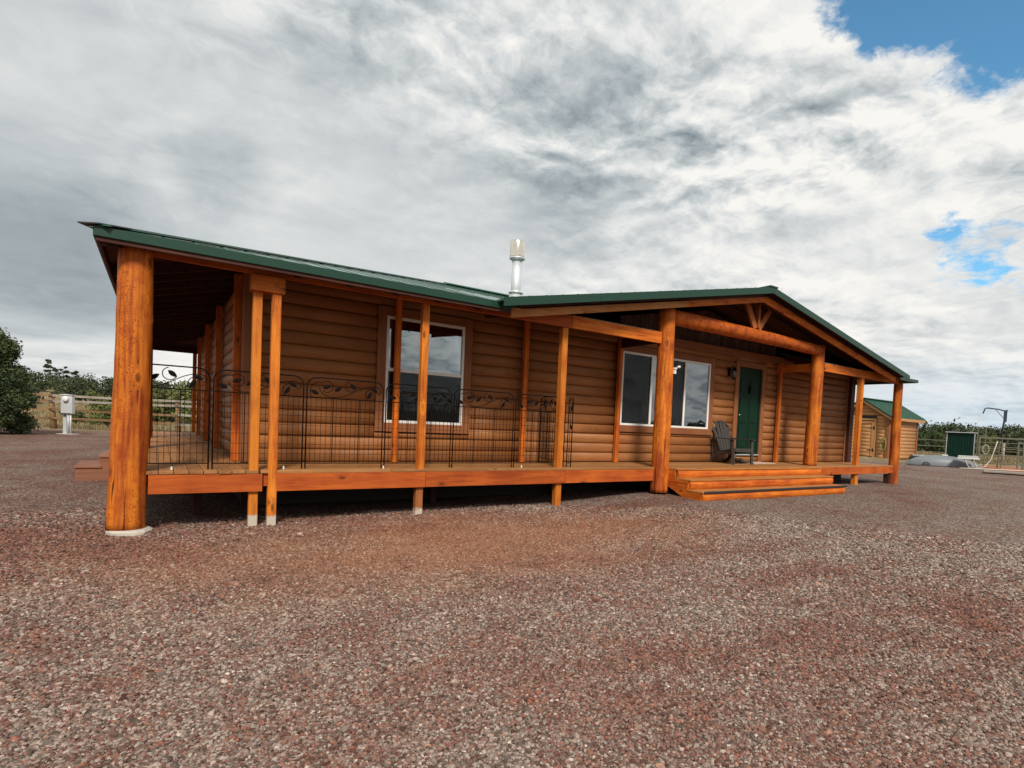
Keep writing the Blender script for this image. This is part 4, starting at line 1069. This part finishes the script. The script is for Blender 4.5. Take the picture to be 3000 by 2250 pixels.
# hoist
hp = Vector((*at(2925, 25.8), 0)); gz_ = ground_z(hp.x, hp.y)
ho = thing('crane_hoist', (hp.x, hp.y, gz_), 'tall dark post hoist with bent arm and cable behind the corral panel', 'hoist', rz=R(-68))
def ht(nm, pts, r, m_='hoist_blue', n=8):
    bm = bmesh.new(); bm_tube(bm, pts, r, n); return link(nm, bm_mesh(nm, bm, True), m_, ho)
ht('mast', [(0, 0, 0), (.03, 0, .9), (.10, 0, 1.7)], .022, 'corral_steel'); ht('mast_sleeve', [(.05, 0, 1.25), (.12, 0, 2.0), (.20, 0, 2.66)], .040)
lbox('winch_block', .10, .22, -.05, .05, 2.10, 2.62, 'hoist_blue', ho)
ht('boom', [(.17, 0, 2.60), (-.12, 0, 2.68), (-.52, 0, 2.73), (-.60, 0, 2.69), (-.66, 0, 2.48)], .028)
ht('brace', [(.13, 0, 2.24), (-.20, 0, 2.66)], .012); ht('cable', [(-.66, 0, 2.48), (-.95, 0, 1.82), (-1.08, 0, 1.38)], .010, 'pale_pipe', 5)
ht('hanging_hose', [(-1.08, -.1, 1.4), (-1.06, -.1, 1.0), (-1.0, -.1, .75)], .022, 'pale_pipe', 6)
bx = Vector((*at(2871, 26.2), 0)); bxt = thing('steel_rack', (bx.x, bx.y, ground_z(bx.x, bx.y)), 'narrow dark steel rack between cabinet and corral panel', 'rack', rz=R(-68))
for x in (-.12, .18): lbox('upright', x-.02, x+.02, -.02, .02, 0, 1.85, 'corral_steel', bxt)
for z in (1.83, 1.42, .9): lbox('shelf_bar', -.12, .18, -.02, .02, z-.02, z+.02, 'corral_steel', bxt)
wq = at(2888, 24.85)
whl = thing('wheel_ring', (*wq, ground_z(*wq)+.86), 'pale metal ring hanging on the corral panel', 'ring', rz=R(-66))
bm = bmesh.new(); bm_tube(bm, [(.11*math.cos(a), -.06, .20*math.sin(a)) for a in [i*math.pi/9 for i in range(18)]], .011, 6, closed=True); link('rim', bm_mesh('rim', bm, True), 'pale_pipe', whl)
hq = [at(u_, 24.7) for u_ in (2921, 2912, 2905, 2890, 2872)]
tag(tube('irrigation_hose', [(*q_, ground_z(*q_)+z_) for q_, z_ in zip(hq, (1.25, .75, .42, .12, .03))], .018, 'pale_pipe', None, 6), 'pale hose curving down from the corral panel to the gravel', 'hose')
pq = [at(u_, 24.2) for u_ in (2815, 2900, 3060)]
tag(tube('pipe_rail', [(*q_, ground_z(*q_)+.04) for q_ in pq], .022, 'pale_pipe', None, 6), 'pale pipe lying on the ground along the corral', 'pipe')
shv = [P(2885, 1388, 23), P(3060, 1390, 25), P(3080, 1408, 21.5)]
kq = at(2915, 22.6)
pk = thing('ground_sheet', (*kq, ground_z(*kq)+.02), 'flat grey weathered board sheet lying on the gravel at far right', 'board', rz=R(-72))
lbox('sheet', -.3, 2.2, -.55, .45, .01, .07, 'grey_rail', pk)
# wire fence behind
wf0 = Vector((35.2, 7.6, 0)); wd = Vector((.80, -.60, 0))
wf = thing('wire_fence', (wf0.x, wf0.y, ground_z(wf0.x, wf0.y)), 'low wire fence with weathered posts behind the shed and cabinet', 'fence', rz=math.atan2(wd.y, wd.x)); gb = wf.location.z
for i in range(7):
    s = .6+i*2.7; p = wf0+wd*s; zb = ground_z(p.x, p.y)-gb
    bm = bmesh.new(); bm_tube(bm, [(s, 0, zb-.1), (s, 0, zb+1.25)], .065, 8); link('fence_post', bm_mesh('fence_post', bm, True), 'grey_rail', wf)
for z in (1.1, .75, .4):
    bm = bmesh.new(); bm_tube(bm, [(-1, 0, z), (18, 0, z)], .022, 4); link('wire', bm_mesh('wire', bm), 'corral_steel', wf)

# ------------------------------------------------------------------ vegetation
def foliage_mesh(name, clumps, per, leaf, seed=0):
    """leaf sized faces gathered in tufts through the clumps; clumps = (x, y, z, rx, rz)"""
    r_ = np.random.default_rng(seed); V = []; 
    for (cx_, cy_, cz_, rx_, rz_) in clumps:
        n = int(per*rx_*rx_); 
        d_ = r_.normal(size=(n, 3)); d_ /= np.linalg.norm(d_, axis=1)[:, None]
        rad = r_.uniform(.35, 1, n)**.45
        # tufts: pull the points to a set of random tips so the outline is ragged
        tips = r_.normal(size=(max(8, n//30), 3)); tips /= np.linalg.norm(tips, axis=1)[:, None]
        ti = r_.integers(0, len(tips), n); d_ = d_*.38+tips[ti]*(.62+.10*(ti % 5 == 0)[:, None])
        c = np.stack([cx_+d_[:, 0]*rad*rx_, cy_+d_[:, 1]*rad*rx_, cz_+d_[:, 2]*rad*rz_], 1)
        a = r_.normal(size=(n, 3)); a /= np.linalg.norm(a, axis=1)[:, None]
        b = np.cross(a, r_.normal(size=(n, 3))); b /= np.linalg.norm(b, axis=1)[:, None]
        L = leaf*r_.uniform(.6, 1.5, n)[:, None]
        V.append(np.stack([c-a*L-b*L*.3, c-a*L*.2+b*L*.45, c+a*L+b*L*.2, c+a*L*.1-b*L*.5], 1).reshape(-1, 3))
    V = np.concatenate(V); nq = len(V)//4
    me = bpy.data.meshes.new(name); me.vertices.add(len(V)); me.vertices.foreach_set('co', V.astype(np.float32).ravel())
    me.loops.add(nq*4); me.loops.foreach_set('vertex_index', np.arange(nq*4, dtype=np.int32))
    me.polygons.add(nq); me.polygons.foreach_set('loop_start', np.arange(0, nq*4, 4, dtype=np.int32)); me.polygons.foreach_set('loop_total', np.full(nq, 4, dtype=np.int32))
    me.update(calc_edges=True); return me
def trunk_mesh(name, h, r, limbs, seed):
    r_ = random.Random(seed); bm = bmesh.new()
    bm_tube(bm, [(0, 0, -.2), (r_.uniform(-.1, .1), 0, h*.35), (r_.uniform(-.15, .15), r_.uniform(-.1, .1), h*.85)], [r, r*.7, r*.15], 8)
    for i in range(limbs):
        a = r_.uniform(0, 6.28); z = h*r_.uniform(.1, .5); l = h*r_.uniform(.25, .4)
        bm_tube(bm, [(0, 0, z), (math.cos(a)*l*.5, math.sin(a)*l*.5, z+l*.4), (math.cos(a)*l, math.sin(a)*l, z+l*.9)], [r*.4, r*.3, r*.08], 6)
    return bm_mesh(name, bm, True)
def tree_protos(kind, k):
    r_ = random.Random(k*13+5)
    if kind == 'juniper':      # bushy to the ground
        h = r_.uniform(2.9, 3.6); cl = [(0, 0, h*.45, h*.36, h*.44)]
        for i in range(13):
            a = r_.uniform(0, 6.28); z = h*r_.uniform(.1, .85); rr = h*.36*(1-.55*(z/h)); cl.append((math.cos(a)*rr*.7, math.sin(a)*rr*.7, z, h*r_.uniform(.12, .20), h*r_.uniform(.12, .20)))
        return h, foliage_mesh('crown', cl, 1500, .07, k), trunk_mesh('trunk', h, .13, 5, k)
    if kind == 'shrub':
        h = 1.0; cl = [(0, 0, .45, .62, .42)]+[(r_.uniform(-.5, .5), r_.uniform(-.4, .4), r_.uniform(.3, .85), .28, .24) for i in range(7)]
        return h, foliage_mesh('crown', cl, 3600, .035, k), trunk_mesh('trunk', .7, .05, 6, k)
    h = 5.2; cl = []            # pinyon pine on the skyline
    for i in range(11):
        a = r_.uniform(0, 6.28); z = h*r_.uniform(.42, .98); rr = 1.25*(1.15-z/h)+.15; cl.append((math.cos(a)*rr, math.sin(a)*rr, z, r_.uniform(.35, .65), r_.uniform(.22, .4)))
    return h, foliage_mesh('crown', cl, 900, .10, k), trunk_mesh('trunk', h, .14, 6, k)
TP = {k: [tree_protos(k, i+j*10) for i in range(3)] for j, k in enumerate(('juniper', 'shrub', 'pine'))}
def tree(kind, name, x, y, s, label, cat, group=None, sz=1.0, leaf='juniper_leaf', k=None, zoff=0):
    h, cr, tk = TP[kind][random.randrange(3) if k is None else k]
    t = thing(name, (x, y, ground_z(x, y)-.05+zoff), label, cat, group, random.uniform(0, 6.28))
    c = link('crown', cr, None, t); c.scale = (s, s, s*sz)
    if not cr.materials: cr.materials.append(MATS[leaf])
    if cr.materials[0].name != leaf:
        c.material_slots[0].link = 'OBJECT'; c.material_slots[0].material = MATS[leaf]
    u = link('trunk', tk, 'bark', t); u.scale = (s, s, s*sz)
    return t
# big juniper cut by the left edge of the photo
r_ = random.Random(3); cl = [(0, 0, 1.9, 1.5, 1.8)]
for i in range(26):
    a = r_.uniform(0, 6.28); z = r_.uniform(.35, 3.7); rr = 1.65*(1-.6*max(0, (z-1.2))/3.2); cl.append((math.cos(a)*rr*.8, math.sin(a)*rr*.8, z, r_.uniform(.4, .75), r_.uniform(.4, .8)))
for i in range(36):
    a = i*.55; z_ = .45+i*.085; q_ = 1.35-.28*max(0, z_-1.6); cl.append((math.cos(a)*q_, math.sin(a)*q_, z_, .60, .55))
for i in range(7): cl.append((r_.uniform(-.5, .5), r_.uniform(-.5, .5), 3.6+.1*i, .30, .38))
bj = thing('juniper_tree', (-5.6, 23.6, ground_z(-5.6, 23.6)-.05), 'large dense juniper standing at the left edge of the yard', 'tree')
link('crown', foliage_mesh('crown', cl, 3600, .050, 5), 'juniper_leaf', bj); link('trunk', trunk_mesh('trunk', 3.4, .2, 8, 4), 'bark', bj)
x, y = at(310, 34); tree('shrub', 'shrub', x, y, 2.0, 'round green bush behind the rail fence right of the meter box', 'bush', None, 1.1, 'shrub_leaf', 0)
x, y = at(222, 33.5); tree('shrub', 'shrub', x, y, 1.05, 'small dark bush behind the rail fence directly behind the meter box', 'bush', None, .9, 'juniper_leaf', 1)
x, y = at(275, 33.0); tree('shrub', 'shrub', x, y, .9, 'low green bush at the foot of the rail fence right of the meter box', 'bush', None, .8, 'shrub_leaf', 2)
for k, (u, D, s) in enumerate(((455, 37, 2.4), (500, 40, 2.9), (548, 38, 3.0), (590, 36, 2.6))):
    x, y = at(u, D); tree('shrub', 'bush', x, y, s, ('leftmost', 'second from left', 'tallest', 'rightmost')[k]+' of four green bushes beyond the far end of the porch gallery', 'bush', 'bushes seen through the porch gallery', 1.0, 'shrub_leaf')
x, y = at(598, 33); tree('pine', 'pine_tree', x, y, .62, 'slim tree beside the far gallery post', 'tree', None, 1.0, 'juniper_leaf')
# skyline trees on the left
for k, (u, D, s, kd) in enumerate(((146, 96, .80, 'pine'), (184, 99, .66, 'pine'), (216, 96, .56, 'pine'))):
    x, y = at(u, D); tree(kd, 'pine_tree', x, y, s*1.15, ('tallest dark pine above the left skyline, left of the other two', 'middle one of three dark pines above the left skyline', 'shortest dark pine above the left skyline, nearest the corner log')[k], 'tree', 'pines on the left skyline', 1.0, 'far_leaf')
# trees at the right behind the wire fence
for k in range(17):
    u = 2692+k*21+random.uniform(-6, 6); D = random.uniform(42, 50)
    x, y = at(u, D); tree('juniper', 'juniper_tree', x, y, random.uniform(.55, .80)-k*.006, 'bushy green juniper behind the wire fence at right', 'tree', 'junipers behind the wire fence', .95, random.choice(['shrub_leaf', 'shrub_leaf', 'juniper_leaf']))
for k in range(12):
    u = 2700+k*27+random.uniform(-6, 6); D = random.uniform(66, 74)
    x, y = at(u, D); tree('juniper', 'juniper_tree', x, y, random.uniform(.62, .95)-k*.012, 'dark juniper on the right skyline', 'tree', 'junipers on the right skyline', .95, 'juniper_leaf')
# far woods as one mass all round the place
def woods(name, pred, n, rlo, rhi, leaf, per, label, seed):
    r_ = random.Random(seed); cl = []
    while len(cl) < n:
        an = r_.uniform(0, 2*math.pi); D = math.sqrt(r_.uniform(rlo**2, rhi**2)); x = CAM.x+D*math.sin(an); y = CAM.y+D*math.cos(an)
        if not pred(math.degrees(an), D): continue
        h = r_.uniform(2.0, 3.4); cl.append((x, y, ground_z(x, y)+h*.42, h*.55, h*.5))
    o = link(name, foliage_mesh(name, cl, per, leaf, seed), 'far_leaf'); tag(o, label, 'woods', kind='stuff')
woods('left_woods', lambda a, D: (a > 335 or a < 25) and D > 76, 420, 76, 135, .16, 120, 'low dark juniper woods along the left horizon', 1)
woods('right_woods', lambda a, D: 52 < a < 86 and D > 55, 330, 55, 120, .15, 120, 'green juniper woods along the right horizon', 2)
woods('distant_woods', lambda a, D: (25 <= a <= 52) or 86 <= a <= 335, 620, 48, 95, .30, 45, 'scattered juniper woods on the other sides of the yard', 3)
# dry grass on the bank behind the fence
r2 = np.random.default_rng(11); n = 26000
D = np.sqrt(r2.uniform(29.5**2, 60**2, n)); u = r2.uniform(-60, 640, n)
q = np.stack([CAM.x+(rt.x*((u-CX)/F)+fw.x)*D, CAM.y+(rt.y*((u-CX)/F)+fw.y)*D], 1)
D2 = r2.uniform(31.5, 45, 9000); u2 = r2.uniform(2680, 3060, 9000)
q = np.concatenate([q, np.stack([CAM.x+(rt.x*((u2-CX)/F)+fw.x)*D2, CAM.y+(rt.y*((u2-CX)/F)+fw.y)*D2], 1)])
gz0 = np.array([ground_z(a, b) for a, b in q]); n = len(q)
hh = r2.uniform(.08, .30, n); ang = r2.uniform(0, 6.28, n); lw = .02+.03*r2.uniform(0, 1, n); ln = r2.normal(size=(n, 2))*.06
V = np.zeros((n, 3, 3)); V[:, 0, :2] = q-np.stack([np.cos(ang)*lw, np.sin(ang)*lw], 1); V[:, 1, :2] = q+np.stack([np.cos(ang)*lw, np.sin(ang)*lw], 1); V[:, 2, :2] = q+ln
V[:, :2, 2] = gz0[:, None]-.02; V[:, 2, 2] = gz0+hh
me = bpy.data.meshes.new('dry_grass'); me.vertices.add(n*3); me.vertices.foreach_set('co', V.astype(np.float32).ravel())
me.loops.add(n*3); me.loops.foreach_set('vertex_index', np.arange(n*3, dtype=np.int32)); me.polygons.add(n)
me.polygons.foreach_set('loop_start', np.arange(0, n*3, 3, dtype=np.int32)); me.polygons.foreach_set('loop_total', np.full(n, 3, dtype=np.int32)); me.update(calc_edges=True)
tag(link('dry_grass', me, 'grass_blade'), 'dry tan grass growing beyond the fences', 'grass', kind='stuff')
print('triangles about', sum(len(o.data.polygons)*2 for o in sc.objects if o.type == 'MESH'))
